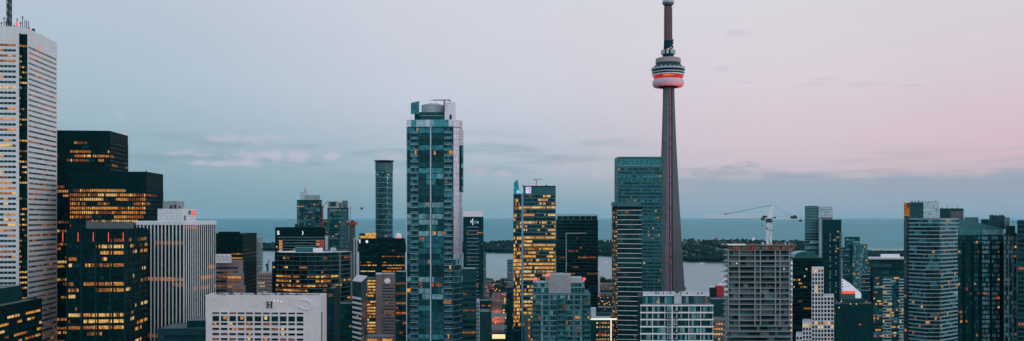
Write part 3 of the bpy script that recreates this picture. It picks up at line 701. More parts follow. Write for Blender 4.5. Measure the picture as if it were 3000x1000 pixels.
# mid foreground small ones under the glass tower
ch = tower('chevron_roof_tower', 'slim office with a flat white chevron roof and diagonal white bands', 'office building',
           [P(1033, 640), P(1058, 628), P(1076, 690), P(1046, 700)], Zp(818, 660), 'charcoal',
           {0: dict(pw=1.2, gap=.02, sh=.1, wh=1.9, pal='dark', lit=.06, slab=(1.5, .25, 'white')), 1: dict(pw=1.6, gap=.2, sh=.8, wh=2, pal='dark', lit=.1)}, fh=3.6, blank=12, seed=33, roof='palroof', parapet=.5, topsolid='white')
gl = boxF(1071, 1101, 800, 22, 0)
g21 = tower('gold_lit_tower', 'narrow tower glowing gold floor by floor, with a grey concrete shaft', 'office building', gl, Zp(818, 800), 'steel_dk',
            {0: dict(pw=1.5, gap=.12, ml=.3, mr=.3, sh=.45, wh=2.05, pal='dark', lit=lambda k, r: .35 if k in (5, 6, 12) else .97, lp='gold', run=.8)}, fh=2.75, blank=.6, seed=34, parapet=.6)
mb = MB(); mb.prism(boxF(1101, 1119, 799, 24, 0), 0, Zp(804, 800), 'pinkbrown', 'palroof'); mb.build('concrete_shaft', g21)
g21b = tower('grey_banded_office', 'grey banded office with a small white disc sign near its top', 'office building', boxF(1119.3, 1158, 800, 22, 0), Zp(806, 800), 'pinkbrown',
             {0: dict(pw=1.5, gap=.1, ml=.5, mr=.5, sh=.7, wh=1.1, pal='dark', lit=rows((6, 7, 8, 9), .12, .6), lp='dim', run=.8)}, fh=2.75, blank=8, seed=35, roof='palroof')
panel_sign(g21b, 'disc_sign', 1135, 823, 800, 5.6, 5.0, 'white', 'disc')
d22 = tower('dark_ledged_office', 'dark office with wide amber windows, tight against the left of the glass tower', 'office building', boxF(1159, 1192, 830, 22, 0), Zp(799, 830), 'black2',
            {0: dict(pw=1.6, gap=.15, sh=.8, wh=2.7, pal='dark', lit=rows((1, 3, 5, 7, 9), .1, .6), lp='dim', run=.85, slab=(.3, .4, 'slab_dk'))}, fh=4.7, blank=3.5, seed=36, roof='palroof')
mb = MB(); mb.prism(boxF(1154, 1170, 815, 14, 0), 0, Zp(942, 815), 'charcoal', 'roof'); mb.build('lower_step', d22)
# added block: amber windows stand in for orange street light
tower('street_glow_block', 'low amber-lit building at the bottom edge, under the gold lit tower', 'added glow block', boxF(1066, 1152, 745, 20, 0), Zp(990, 745), 'pinkbrown', {0: dict(pw=2.2, gap=.3, sh=.3, wh=2.8, lit=.9, lp='gold')}, fh=3.4, blank=.5, seed=37, zlow=20)
# ================================================================== TALL GLASS TOWER
A = P(1191, 511); B = P(1328, 509); t1 = side(B, 1346, (.62, .785)); Cc = (B[0]+.62*t1, B[1]+.785*t1); t2 = side(Cc, 1354.5, (.3, .954)); Dd = (Cc[0]+.3*t2, Cc[1]+.954*t2)
poly = [A, B, Cc, Dd, (Dd[0]-5, Dd[1]+14), (A[0]-2.0, A[1]+30)]
zT = Zp(372, 510)
def zone(q, c, k, r):
    f = (q+.5)/c
    if .08 < f < .257 or f > .805: return r.choice(['g_dk2', 'g_dark', 'g_mid', 'g_black2'])
    if k < 1: return 'g_mid'
    return None
def sgl(k, r): return .09 if k in (0, 4, 9, 17, 19, 24, 27) else .018
fm = dict(pw=1.15, gap=.1, ml=.25, mr=.1, sh=.12, wh=3.0, pal='tealpale', lit=sgl, lp='home', run=.3, hold=.84, rowhold=.6, colpal=zone, rail='g_mid', pier=(3.4, .14, .2, 'slab_dk'),
          skip=lambda q, c, k: abs((q+.5)/c-.52) < .02, slab=(.34, .12, 'black2'),
          balc=[(.085, .255, 1.1, 'palegrey'), (.81, .985, 1.1, 'palegrey')], strips=[(.508, .528, .5, 'silver'), (0, .012, .9, 'silver'), (.255, .262, .4, 'slab_dk'), (.8, .806, .4, 'slab_dk')])
def pinkdark(q, c, k, r): return None if k < 22 + (q % 3) else r.choice(['g_mid', 'g_dark', 'g_dk2', 'g_pale'] if k < 27 else ['g_dark', 'g_dk2', 'g_black2'])  # pale rose sky reflection put in by glass choice, darker glass below
fp = dict(pw=1.3, gap=.06, ml=.1, mr=.1, sh=.1, wh=3.15, pal='pink', lit=.0, hold=.9, rowhold=.6, colpal=pinkdark, slab=(.1, .05, 'palegrey'))
gt = tower('glass_condo_tower', 'tallest teal glass tower with a stepped drum crown, in the middle', 'skyscraper', poly, zT, 'tealpanel', {0: fm, 1: fp, 2: fp}, fh=3.36, blank=.4, seed=40, parapet=0)
# glass screen round the roof
for i, (a, b) in enumerate(((0, 1), (1, 2), (2, 3))):
    A_, u_, nn, l_ = frame(poly, a); n = max(1, int(l_/2.6))
    for j in range(n):
        mb = MB(); hgt = 4.2
        mb.fbox(A_, u_, nn, j*l_/n+.04, (j+1)*l_/n-.04, -.12, .04, zT+.1, zT+hgt, R.choice(['g_silver', 'g_pink', 'g_silver', 'g_mid2', 'g_pale']) if a == 0 and j else 'g_pink'); mb.build('roof_screen_pane', gt)
z0 = zT+.4
zc = lambda py, Y=518: Zp(py, Y)
mb = MB(); q = boxF(1228.5, 1303, 516, 14, 0); mb.prism(q, z0, zc(330), 'g_dark', 'roof')
A_, u_, nn, l_ = frame(q, 0)
for j in range(13): mb.fbox(A_, u_, nn, j*l_/13, j*l_/13+.12, 0, .12, z0, zc(330), 'slab_dk')
mb.fbox(A_, u_, nn, 0, l_, 0, .2, zc(341), zc(339.5), 'slab'); mb.build('crown_base', gt)
x, y = P(1269, 524); mb = MB(); mb.lathe(x, y, [(6.9, zc(330)), (6.9, zc(306)), (6.6, zc(305)), (.01, zc(305))], 'palegrey', 40)
for j in range(40): a = 2*pi*j/40; mb.tube((x+6.9*cos(a), y+6.9*sin(a), zc(330)), (x+6.9*cos(a), y+6.9*sin(a), zc(306)), .07, 'midgrey', 4)
mb.build('crown_drum', gt)
q = boxF(1304, 1335, 514, 12, 0); mb = MB(); mb.prism(q, z0, zc(303), 'white', 'palroof'); A_, u_, nn, l_ = frame(q, 0)
for j in range(5): mb.fbox(A_, u_, nn, j*l_/5, j*l_/5+.07, 0, .06, z0, zc(303), 'palegrey'); mb.fbox(A_, u_, nn, 0, l_, 0, .05, z0+j*1.9, z0+j*1.9+.08, 'palegrey')
mb.fbox(A_, u_, nn, 2.7, 3.9, .0, .1, z0+.3, zc(339), 'black'); mb.build('crown_block', gt)
a0 = P(1204, 512); a1 = P(1228, 512); mb = MB()
mb.hexa([(a0[0], 512, zc(338)), (a1[0], 512, zc(338)), (a1[0], 512.5, zc(338)), (a0[0], 512.5, zc(338)), (a0[0], 512, zc(306)), (a1[0], 512, zc(300)), (a1[0], 512.5, zc(300)), (a0[0], 512.5, zc(306))], 'g_mid')
for j in range(5): xx = a0[0]+(a1[0]-a0[0])*j/4; mb.box(xx-.06, xx+.06, 511.85, 511.99, zc(338), zc(306), 'slab_dk')
for j in range(3): mb.box(a0[0], a1[0], 511.87, 511.97, zc(306+8*(j+1)), zc(305.4+8*(j+1)), 'slab_dk')
mb.box(a1[0]-2.8, a1[0], 512.6, 513.6, z0, zc(338), 'black2'); mb.box(a0[0], a0[0]+.2, 512, 512.3, z0, zc(338), 'silver'); mb.build('crown_fin', gt)
xm = P(1301, 512)[0]; xa = P(1268, 512)[0]; xb = P(1318, 512)[0]
mb = MB(); mb.box(xm-.35, xm+.35, 513, 513.7, zc(330), zc(297), 'steel_dk'); mb.box(xa, xb, 513.1, 513.6, zc(298), zc(295.5), 'steel_dk'); mb.box(xb-.5, xb+.3, 513, 513.9, zc(301), zc(297), 'steel_dk'); mb.box(xa-2.6, xa, 513.2, 513.4, zc(298.2), zc(297.6), 'steel_dk'); mb.build('window_cleaning_crane', gt)
for px in (1258, 1264, 1270, 1277, 1283): x, y = P(px, 522); mb = MB(); mb.tube((x, y, zc(305)), (x, y, zc(299.5)), .1, 'steel_dk', 4); mb.box(x-.25, x+.25, y-.2, y+.2, zc(302), zc(300.5), 'steel_dk'); mb.build('roof_mast', gt)
q = [P(1350.5, 513), P(1357.5, 514), (P(1357, 521)[0]-.5, 526), (P(1350.5, 519)[0], 526)]; mb = MB(); mb.prism(q, Zp(563, 521), Zp(429, 521), 'black2'); A_, u_, nn, l_ = frame(q, 0)
for j in range(8): mb.fbox(A_, u_, nn, .3, l_-.3, .01, .08, Zp(563, 521)+.4+j*3.36, Zp(563, 521)+3.2+j*3.36, R.choice(['g_mid', 'g_dark', 'g_mid2']))
mb.build('corner_bay', gt)
for j in range(6):
    xx, yy = P(1353.5, 520); mb = MB(); z = Zp(385+j*8.5, 520); mb.box(xx, xx+.7, yy, yy+2, z, z+.3, 'steel_dk'); mb.box(xx+.5, xx+.65, yy, yy+.3, z-.8, z+1, 'steel_dk'); mb.build('facade_bracket', gt)

# white capped dark tower
p24 = boxF(1357, 1416.5, 1300, 30, 0)
t24 = tower('white_capped_tower', 'dark tower with a bright white cap and a small lit logo below it', 'office building', p24, Zp(636, 1300), 'black2',
            {0: dict(pw=2.2, gap=.3, sh=.9, wh=2.8, ml=2, mr=1, pal='dark', lit=.06, lp='dim', hold=.6, slab=(.8, .3, 'slab'), slabrange=(.18, .76)),}, fh=5.6, blank=15, seed=41, parapet=0)
mb = MB(); mb.prism(boxF(1357.5, 1416, 1302, 26, 0), Zp(636, 1300)+.4, Zp(619, 1300), 'white', 'palroof'); mb.build('white_cap', t24)
for px in (1359, 1414): pbox(t24, 'cap_corner', px-1.6, px+1.6, 1301, 5, Zp(619, 1300)+.05, Zp(616.5, 1300), 'white')
x, _ = P(1390, 1300); z = Zp(650, 1300); mb = MB()
for a0, a1, r0, mk in ((155, 200, 5.2, 'sign_w'), (-25, 5, 5.2, 'sign_w')):
    for j in range(6): a = radians(a0+(a1-a0)*j/6); b_ = radians(a0+(a1-a0)*(j+1)/6); mb.tube((x+r0*cos(a), 1299.4, z+r0*sin(a)), (x+r0*cos(b_), 1299.4, z+r0*sin(b_)), .5, mk, 5)
mb.tube((x-2.5, 1299.4, z-5), (x-2.5, 1299.4, z+5), .38, 'sign_w', 5); mb.box(x-1.4, x+3.5, 1299.3, 1299.8, z-3, z+2, 'g_mid2'); mb.build('logo_sign', t24)
tower('slim_balcony_tower', 'slim pale balcony tower peeking out right of the white capped tower', 'apartment tower', boxF(1412, 1424, 1420, 20, 0), Zp(741, 1420), 'slab_dk', {0: dict(pw=2, gap=.4, pal='condo', lit=.05, slab=(.7, .5, 'slab'))}, fh=3.1, blank=1, seed=42)
p25 = boxF(1354, 1395.5, 700, 24, 0)
t25 = tower('brown_lit_office', 'dark banded office with brownish lit windows at the right foot of the glass tower', 'office building', p25, Zp(791, 700), 'charcoal',
            {0: dict(pw=1.4, gap=.1, sh=.8, wh=2.2, pal='dark', lit=rows((2, 5, 8, 9, 11), .1, .55), lp='dim', run=.85, slab=(.3, .2, 'slab_dk'))}, fh=4.4, blank=8.5, seed=43, roof='palroof')
mb = MB(); q = boxF(1396, 1405, 702, 20, 0); mb.prism(q, 0, Zp(884, 700), 'palegrey'); A_, u_, nn, l_ = frame(q, 0)
for j in range(11): mb.fbox(A_, u_, nn, .5, l_-.7, 0, .05, Zp(895+j*11, 700), Zp(889+j*11, 700), 'g_dark')
mb.build('stair_tower', t25)
tower('blank_grey_block', 'windowless grey block at the bottom edge, right of the brown lit office', 'building', boxF(1405.5, 1437, 640, 25, 0), Zp(918, 640), 'charcoal', {}, seed=44, roof='roof')
tower('dark_midrise', 'dark midrise with a flat grey roof behind the windowless grey block', 'building', boxF(1405, 1440, 900, 24, 0), Zp(884, 900), 'black2', {0: dict(pal='dark', lit=.06)}, fh=3.6, blank=3, seed=45)  # walls are an even dark teal

# ================================================================== GOLD LIT GLASS OFFICE
zg = Zp(547, 900); yl = 906
# left narrow wing + corner strip + main
gmain = boxF(1533, 1628, 900, 34, 0)
gold_l = lambda k, r: [.25, .3, .45, .9, .3, .35, .15, .75, .35, .2, .35, .8, .5, .85, .95, .92, .95, .9, .97, .95, .9, .9, .3, .6, .5, .9, .9, .8, .9, .8, .9, .7, .9, .85, .3, .1][k] if k < 36 else .08
gf = dict(pw=1.25, gap=.12, ml=.3, mr=.3, sillshade=.25, sh=.5, wh=2.8, pal='dark', lit=lambda k, r: gold_l(k, r)*.93, lp='gold', run=.7, slab=(.3, .15, 'slab'))
gt2 = tower('gold_lit_glass_office', 'glass office glowing gold with a blue pointed fin and a square white sign on top', 'office building', gmain, zg, 'black2', {0: gf}, fh=3.9, blank=8.2, seed=50, parapet=.8)
mb = MB(); q = boxF(1504, 1528, 903, 26, 0); mb.prism(q, 0, Zp(569, 903), 'black2'); mb.build('side_wing', gt2)
A_, u_, nn, l_ = frame(q, 0)
for k in range(36):
    z = Zp(571, 903)-(k+1)*3.9; mb = MB(); on = gold_l(k, R)
    for j in range(5):
        if R.random() < on*.9: mk = pick(LIT['gold'])
        else: mk = pick(PAL['dark'])
        mb.fbox(A_, u_, nn, .4+j*1.6, 1.85+j*1.6, -.02, .04, z+.5, z+3.2, mk)
    mb.fbox(A_, u_, nn, 0, l_, 0, .15, z-.15, z+.15, 'slab'); mb.build('window_row', gt2)
mb = MB(); mb.prism(boxF(1528, 1532.9, 899, 20, 0), 0, Zp(566, 900), 'g_strip'); mb.build('corner_strip', gt2)
x0, x1, x2 = P(1504.5, 903)[0], P(1514.5, 903)[0], P(1521, 903)[0]
mb = MB(); z_b, z_l, z_p = Zp(568, 903), Zp(537, 903), Zp(525, 903)
pts = [(x0, z_b), (P(1523, 903)[0], z_b), (P(1520, 903)[0], Zp(549, 903)), (P(1516, 903)[0], z_p), (x0+.3, z_l)]
n = len(mb.v); mb.v += [(a, 902.5, b) for a, b in pts]+[(a, 905, b) for a, b in pts]; i = mb.mi('g_blue')
mb.f += [(0, 1, 2, 3, 4), (9, 8, 7, 6, 5)]+[(j, j+5, (j+1) % 5+5, (j+1) % 5) for j in range(5)]; mb.m += [i]*7; mb.build('blue_fin', gt2)
mb = MB(); mb.box(P(1514, 903)[0], P(1521.5, 903)[0], 901.9, 902.4, Zp(567, 903), Zp(558, 903), 'led_blue'); mb.box(x0+.3, x2-1.8, 902.0, 902.4, Zp(567, 903), Zp(552, 903), 'g_blue'); mb.build('fin_light', gt2)
mb = MB(); A_, u_, nn, l_ = frame(gmain, 0); mb.fbox(A_, u_, nn, .1, l_-.1, 0, .2, Zp(568, 900), zg-.7, 'tealpanel')
for j in range(22): mb.fbox(A_, u_, nn, j*l_/22, j*l_/22+.12, .2, .3, Zp(568, 900), zg-.7, 'black2')
mb.build('top_band', gt2)
panel_sign(gt2, 'square_sign', 1548, 557.5, 899.5, 5.6, 6.8, 'led_lilac')
mb = MB(); x, _ = P(1548, 899); z = Zp(557.5, 899)
mb.box(x+.9, x+1.25, 898.9, 899.15, z-2.2, z+1.5, 'navy'); mb.box(x-1.8, x+1.2, 898.9, 899.15, z+.8, z+1.5, 'led_pink'); mb.box(x-.2, x+2.2, 898.9, 899.15, z+2, z+2.7, 'led_lilac'); mb.build('sign_symbol', gt2)
x, _ = P(1571, 908); mb = MB(); z = Zp(537, 908); mb.tube((x, 908, zg), (x, 908, Zp(526, 908)), .45, 'midgrey', 5); mb.box(P(1562, 908)[0], P(1589, 908)[0], 907.6, 908.3, Zp(527, 908), Zp(525.5, 908), 'midgrey'); mb.build('roof_crane', gt2)
pbox(gt2, 'rooftop_plant', 1543, 1588, 915, 12, zg+.5, Zp(538, 915), 'white')
for px in (1532, 1602, 1600): lampball(gt2, px, 544, 901, .7, 'steel_dk', 'roof_vent')
# lower continuation
mb = MB(); mb.prism(boxF(1536, 1556, 890, 9, 0), 0, Zp(925, 890), 'tealpanel')
for j in range(10):
    mb.box(P(1547, 889)[0], P(1553, 889)[0], 889.3, 889.9, Zp(940+j*8, 889), Zp(935+j*8, 889), ['l_or', 'l_dim', 'l_red'][j % 3])
mb.build('entrance_bay', gt2)
# far dark office to its right
p30 = boxF(1629, 1752, 1100, 30, 0)
f30 = dict(pw=1.9, gap=.15, ml=.4, mr=.4, sh=.9, wh=2.4, pal='black', lit=rows((8, 9, 11, 12, 13, 14, 16), .03, .18), lp='dim', run=.7, slab=(.3, .2, 'slab_dk'))
t30 = tower('dark_wide_office', 'wide dark office with a colonnade of pale ticks along its roofline', 'office building', p30, Zp(644, 1100), 'black', {0: f30}, fh=4.1, blank=1.0, seed=51, parapet=0)
mb = MB(); mb.prism(boxF(1632, 1749, 1103, 24, 0), Zp(644, 1100)+.4, Zp(633, 1100), 'black2'); mb.build('roof_storey', t30)
A_, u_, nn, l_ = frame(p30, 0)
for j in range(8):
    mb = MB(); a = l_*j/7.15; mb.fbox(A_, u_, nn, a, a+.5, -.4, 0, Zp(644, 1100), Zp(631, 1100), 'slab'); mb.build('roof_column', t30)
mb = MB(); mb.fbox(A_, u_, nn, 0, l_, -.6, .2, Zp(631, 1100), Zp(629.5, 1100), 'slab_dk'); mb.fbox(A_, u_, nn, l_*.23, l_*.255, 0, .3, Zp(800, 1100), Zp(682, 1100), 'slab'); mb.fbox(A_, u_, nn, l_*.24, l_*.72, 0, .4, Zp(685, 1100), Zp(682.5, 1100), 'palegrey'); mb.build('roof_beam', t30)
rods(t30, 'antenna', [(1629+7+i*17, 1105, Zp(631, 1100), Zp(627-R.random()*3, 1100), .2) for i in range(7)], 'steel_dk')
tower('thin_white_tower', 'thin white tower by the shore, right of the wide dark office', 'apartment tower', boxF(1752.5, 1757.5, 1600, 14, 0), Zp(790, 1600), 'white', {0: dict(pal='grey', pw=1.5, gap=.4, lit=0, ml=.3, mr=.3)}, fh=3.2, blank=2, seed=52)
# slim condo left of the gold office
tower('slim_lakefront_condo', 'slim lakefront condo directly left of the gold lit office', 'apartment tower', boxF(1486, 1503, 1750, 18, 0), Zp(763, 1750), 'slab_dk', {0: dict(pw=2, gap=.5, pal='condo', lit=.08, lp='home', slab=(.5, .4, 'slab'))}, fh=3.1, blank=2, seed=53)
tower('dark_slim_block', 'dark narrow block beside the lit street, left of the gold lit office', 'building', boxF(1484, 1502, 1010, 18, 0), Zp(845, 1010), 'black2', {0: dict(pal='dark', lit=.1, lp='home')}, fh=3.3, blank=2, seed=54)

# grey balconied condo with blank penthouse
Yg = 520; pg = boxF(1560, 1730, Yg, 26, 0)
f29 = dict(pw=1.45, gap=.3, ml=.4, mr=.4, sh=.25, wh=2.4, pal='condo', lit=.05, lp='home', run=.2, colpal=lambda q, c, k, r: ('g_pale' if r.random() < .6 else 'g_greypale') if q in (3, 6, 16, 19) else None, hold=.3, slab=(.28, .28, 'slab'), pier=(4.9, .5, .5, 'slab_dk'), rail='balcglass',
           balc=[(.0, .12, 1.2, 'slab_dk'), (.44, .56, 1.2, 'slab_dk'), (.88, 1, 1.2, 'slab_dk')])
t29 = tower('grey_balcony_condo', 'grey condo with a blank concrete penthouse and red warning lights, in the foreground', 'apartment tower', pg, Zp(862, Yg), 'slab_dk', {0: f29}, fh=3.1, blank=.3, seed=55, parapet=.5)
f29b = dict(f29, balc=[], pier=(4.5, .7, .4, 'slab'))
for nm, a, b, pt_ in (('shoulder', 1562, 1606.5, 829), ('shoulder', 1672.5, 1713, 829)):
    q = boxF(a, b, Yg+2, 18, 0); mb = MB(); mb.prism(q, Zp(862, Yg)+.4, Zp(pt_, Yg+2), 'slab_dk', 'palroof'); A_, u_, nn, l_ = frame(q, 0)
    for r_ in range(2):
        for j in range(4): mb.fbox(A_, u_, nn, .5+j*l_/4, l_/4*(j+1)-.5, 0, .06, Zp(857-r_*14, Yg), Zp(846-r_*14, Yg), R.choice(['g_dark', 'g_mid', 'g_dk2', 'g_pale']))
        mb.fbox(A_, u_, nn, 0, l_, 0, .3, Zp(844-r_*14, Yg), Zp(842-r_*14, Yg), 'slab')
    mb.build(nm, t29)
pbox(t29, 'penthouse', 1607, 1672, Yg+1.2, 16, Zp(862, Yg)+.4, Zp(806, Yg), 'concrete'); 
pbox(t29, 'shoulder_roof', 1598, 1606.8, Yg+3, 12, Zp(829, Yg)+.1, Zp(812, Yg), 'palroof'); pbox(t29, 'shoulder_roof', 1672.2, 1704, Yg+3, 12, Zp(829, Yg)+.1, Zp(815, Yg), 'palroof')
for px, py in ((1569, 818), (1606, 806), (1711, 818)): lampball(t29, px, py, Yg+1, .95, 'lamp_r')
for px in (1637, 1642, 1648, 1630): x, y = P(px, Yg+6); mb = MB(); mb.box(x-.4, x+.4, y, y+1, Zp(806, Yg), Zp(801.5, Yg), 'palegrey'); mb.build('roof_vent', t29)

# low glowing-frame building
pf = boxF(1731, 1792, 700, 30, 0); zf_ = Zp(937, 700)
tf = tower('light_framed_building', 'low building outlined by a glowing cream strip along its roof and corner', 'building', pf, zf_, 'black2',
           {0: dict(pw=2.2, gap=.9, ml=4, mr=1.5, sh=.8, wh=1.7, pal='dark', lit=.75, lp='gold', run=.7)}, fh=3.3, blank=1.2, seed=56, roof='palroof', parapet=.0)
A_, u_, nn, l_ = frame(pf, 0); mb = MB(); mb.fbox(A_, u_, nn, -.5, l_+4.2, 0, .9, zf_-.1, zf_+1.1, 'glow_cream'); mb.build('light_strip', tf)
mb = MB(); mb.fbox(A_, u_, nn, l_-1.0, l_-.1, .02, .8, 20, zf_-.15, 'glow_cream'); mb.build('light_strip', tf)
mb = MB(); mb.fbox(A_, u_, nn, 5, 12, .05, .3, Zp(982, 700), Zp(977, 700), 'l_red'); mb.build('red_awning', tf)
pbox(tf, 'rooftop_plant', 1731, 1746, 716, 12, zf_+.4, Zp(905, 716), 'palegrey'); pbox(tf, 'rooftop_plant', 1748, 1790, 722, 10, zf_+.4, Zp(918, 722), 'charcoal')

# ================================================================== TEAL TOWER, STRIPED TOWER
p32 = [P(1803, 1075), P(1811, 1050), P(1938, 1050), (P(1938, 1050)[0], 1085), (P(1803, 1075)[0], 1085)]
f32 = dict(pw=1.75, gap=.2, ml=.4, mr=.4, sh=.9, wh=2.2, pal='dark', lit=.02, lp='gold', run=.2, hold=.6, slab=(1.3, .15, 'tealpanel'), pier=(9, .5, .3, 'tealpanel'), colpal=lambda q, c, k, r: ('g_mid' if r.random() < .7 else None) if k in (2, 3, 9, 14, 19, 20, 26) or r.random() < .1 else None)
t32 = tower('teal_glass_office', 'tall teal glass office slab just left of the needle tower', 'skyscraper', p32, Zp(462, 1050), 'tealpanel', {0: dict(f32, pw=2.5), 1: f32}, fh=4.2, blank=12, seed=60)
A_, u_, nn, l_ = frame(p32, 1)
for j in range(9):
    mb = MB(); mb.fbox(A_, u_, nn, j*l_/9+.8, (j+1)*l_/9-.5, 0, .06, Zp(483, 1050), Zp(467, 1050), 'g_mid'); mb.build('crown_pane', t32)
mb = MB(); mb.fbox(A_, u_, nn, 0, l_, 0, .5, Zp(487, 1050), Zp(485, 1050), 'slab'); mb.fbox(A_, u_, nn, 0, l_, 0, .5, Zp(464, 1050), Zp(461.5, 1050), 'slab_dk'); mb.build('cornice', t32)
lampball(t32, 1814, 459, 1052, .6, 'lamp_r')
p33 = [P(1809, 720), P(1880, 717), (P(1880, 717)[0]+2, 748), (P(1794, 738)[0]+1, 750), P(1794, 738)]
f33 = dict(pw=1.5, gap=.08, ml=.2, mr=.2, sh=.6, wh=3.0, pal='dark', lit=.015, lp='home', run=.2, hold=.7, slab=(.36, .45, 'white'))
f33s = dict(pw=1.4, gap=.2, ml=.3, mr=.3, sh=.7, wh=2.2, pal='black', lit=lambda k, r: .38, lp='office', run=.3, slab=(.3, .2, 'slab_dk'))
t33 = tower('white_lined_tower', 'black tower ruled with thin white lines, with a lit braced side', 'office building', p33, Zp(605, 718), 'black', {0: f33, 4: f33s}, fh=3.95, blank=3.2, seed=61, parapet=0)
pbox(t33, 'roof_storey', 1799, 1879, 722, 18, Zp(605, 718)+.4, Zp(592, 718), 'tealpanel', 1)
A_, u_, nn, l_ = frame(p33, 4); mb = MB()
for k in range(9):
    za = Zp(620, 725)-k*11.8; a = (A_[0]+nn[0]*.5, A_[1]+nn[1]*.5); b = (A_[0]+u_[0]*l_+nn[0]*.5, A_[1]+u_[1]*l_+nn[1]*.5)
    mb.tube((a[0], a[1], za), (b[0], b[1], za-11.8) if k % 2 else (b[0], b[1], za-11.8), .22, 'slab', 4)
    mb.tube((b[0], b[1], za), (a[0], a[1], za-11.8), .22, 'slab', 4)
mb.build('cross_bracing', t33)
for i in range(14): x, y = P(1801+i*5.5+R.random()*3, 724); h = .8+R.random()*2.6; mb = MB(); mb.box(x-.3, x+.4, y, y+.8, Zp(592, 718), Zp(592, 718)+h, R.choice(['slab_dk', 'concrete_dk', 'steel_dk'])); mb.build('roof_vent', t33)

# ================================================================== NEEDLE TOWER
Yn = 1224; xn = P(1957.5, Yn)[0]
nd = thing('needle_tower', 'very tall concrete needle tower with a round red lit pod and pink light strip', 'observation tower', (xn, Yn, 0))
def tri(z, sx=1):
    """Y-shaped section: three tapering legs round a hexagonal core; one leg points right (west)"""
    t = min(1, max(0, z/330)); rl = 8.2+13.9*((1-t)**1.35)*1.12+ (1-t)*2; rc = 5.2+2.8*(1-t)
    out = []
    for k in range(3):
        a = radians(k*120); w = 2.5+1.4*(1-t)
        c, s = cos(a), sin(a)
        for rr_, ww in ((rc, -(w+1.0)), (rl, -w), (rl, w), (rc, w+1.0)):
            out.append((xn+c*rr_-s*ww, Yn+s*rr_+c*ww, z))
    return out
mb = MB(); zs = [0, 20, 40, 60, 80, 100, 130, 160, 190, 220, 250, 280, 305, 331]
rings = [tri(z) for z in zs]; i = mb.mi('cnconc')
for r_ in rings: mb.v += r_
for a in range(len(zs)-1):
    for q in range(12): mb.f.append((a*12+q, a*12+(q+1) % 12, (a+1)*12+(q+1) % 12, (a+1)*12+q)); mb.m.append(i)
mb.build('shaft', nd)
# lift track and light strip in the recess between two legs, facing the viewer
def recess(name, off, w, mat, proud):
    mb = MB()
    for a in range(len(zs)-1):
        z0_, z1_ = zs[a], zs[a+1]; pt = []
        for z in (z0_, z1_):
            t = z/330; rc = 5.2+2.8*(1-t)+proud; an = radians(-60); w_ = 3.9+.9*(1-t); rr_ = rc*.92+w_*.10
            cx_, cy_ = xn+cos(an)*rr_, Yn+sin(an)*rr_; tx_, ty_ = -sin(an), cos(an)
            pt.append([(cx_+tx_*(off-w/2), cy_+ty_*(off-w/2), z), (cx_+tx_*(off+w/2), cy_+ty_*(off+w/2), z),
                       (cx_+tx_*(off+w/2)-cos(an)*1.2, cy_+ty_*(off+w/2)-sin(an)*1.2, z), (cx_+tx_*(off-w/2)-cos(an)*1.2, cy_+ty_*(off-w/2)-sin(an)*1.2, z)])
        mb.hexa(pt[0]+pt[1], mat)
    return mb.build(name, nd)
recess('elevator_track', -1.0, 4.4, 'plum', .9)
recess('light_strip', -2.0, .9, 'cn_pink', 1.3)
recess('rail', 1.6, 1.0, 'black', 1.0)
recess('rail', -3.4, .7, 'black', 1.0)
def ring(name, prof, mat, k=56, sm=False): mb = MB(); mb.lathe(xn, Yn, prof, mat, k); return mb.build(name, nd, sm)
zz = lambda py: Zp(py, Yn)
rp = lambda px: (px)*Yn/F/2
# pod
ring('pod_underside', [(8, zz(259)), (12, zz(257.5)), (18, zz(253)), (19.5, zz(251))], 'black2')
tor = [(20.2+1.9*cos(a)*1.0, zz(244)+zz(232)*0+5.9*sin(a)) for a in [radians(-78+i*15.6) for i in range(11)]]
tor = [(18.6+3.4*cos(a), (zz(232)+zz(256))/2+5.6*sin(a)) for a in [radians(-90+i*15) for i in range(13)]]
ring('radome', [(15, tor[0][1])]+tor+[(15, tor[-1][1])], 'radome', 56, True)
ring('red_light_band', [(17, zz(232)+.2), (19.0, zz(232)+.3), (20.6, zz(227)), (20.9, zz(223))], 'cn_red')
for i in range(36):
    a = 2*pi*i/36; mb = MB(); r0, r1 = 19.15, 21.0
    mb.tube((xn+r0*cos(a), Yn+r0*sin(a), zz(232)+.2), (xn+r1*cos(a), Yn+r1*sin(a), zz(222.5)), .22, 'black2', 4); mb.build('window_post', nd)
mb = MB()
for i in range(56):
    a0, a1 = 2*pi*i/56, 2*pi*(i+.9)/56; am_ = math.degrees((a0+a1)/2)
    if 240 < am_ < 285 or R.random() < .08: mb.face([(xn+20.75*cos(a0), Yn+20.75*sin(a0), zz(228.5)), (xn+20.75*cos(a1), Yn+20.75*sin(a1), zz(228.5)), (xn+21.05*cos(a1), Yn+21.05*sin(a1), zz(224)), (xn+21.05*cos(a0), Yn+21.05*sin(a0), zz(224))], 'cn_or')
mb.build('restaurant_window', nd)
ring('pod_deck', [(20.6, zz(223.2)), (22.0, zz(222)), (22.2, zz(219.5)), (21.4, zz(219))], 'white')
ring('pod_window_band', [(21.4, zz(219.2)), (21.9, zz(215))], 'g_black2')
ring('pod_deck', [(21.6, zz(215.3)), (22.7, zz(215)), (22.9, zz(212)), (21.8, zz(211.6))], 'palegrey')
ring('pod_window_band', [(21.9, zz(211.8)), (22.6, zz(206))], 'g_black')
ring('pod_deck', [(22, zz(206.2)), (23.4, zz(206)), (23.6, zz(201.5)), (22, zz(200.5)), (20.5, zz(200))], 'palegrey')
ring('pod_roof', [(21, zz(200.4)), (20, zz(196)), (17.2, zz(190)), (16.5, zz(186))], 'charcoal')
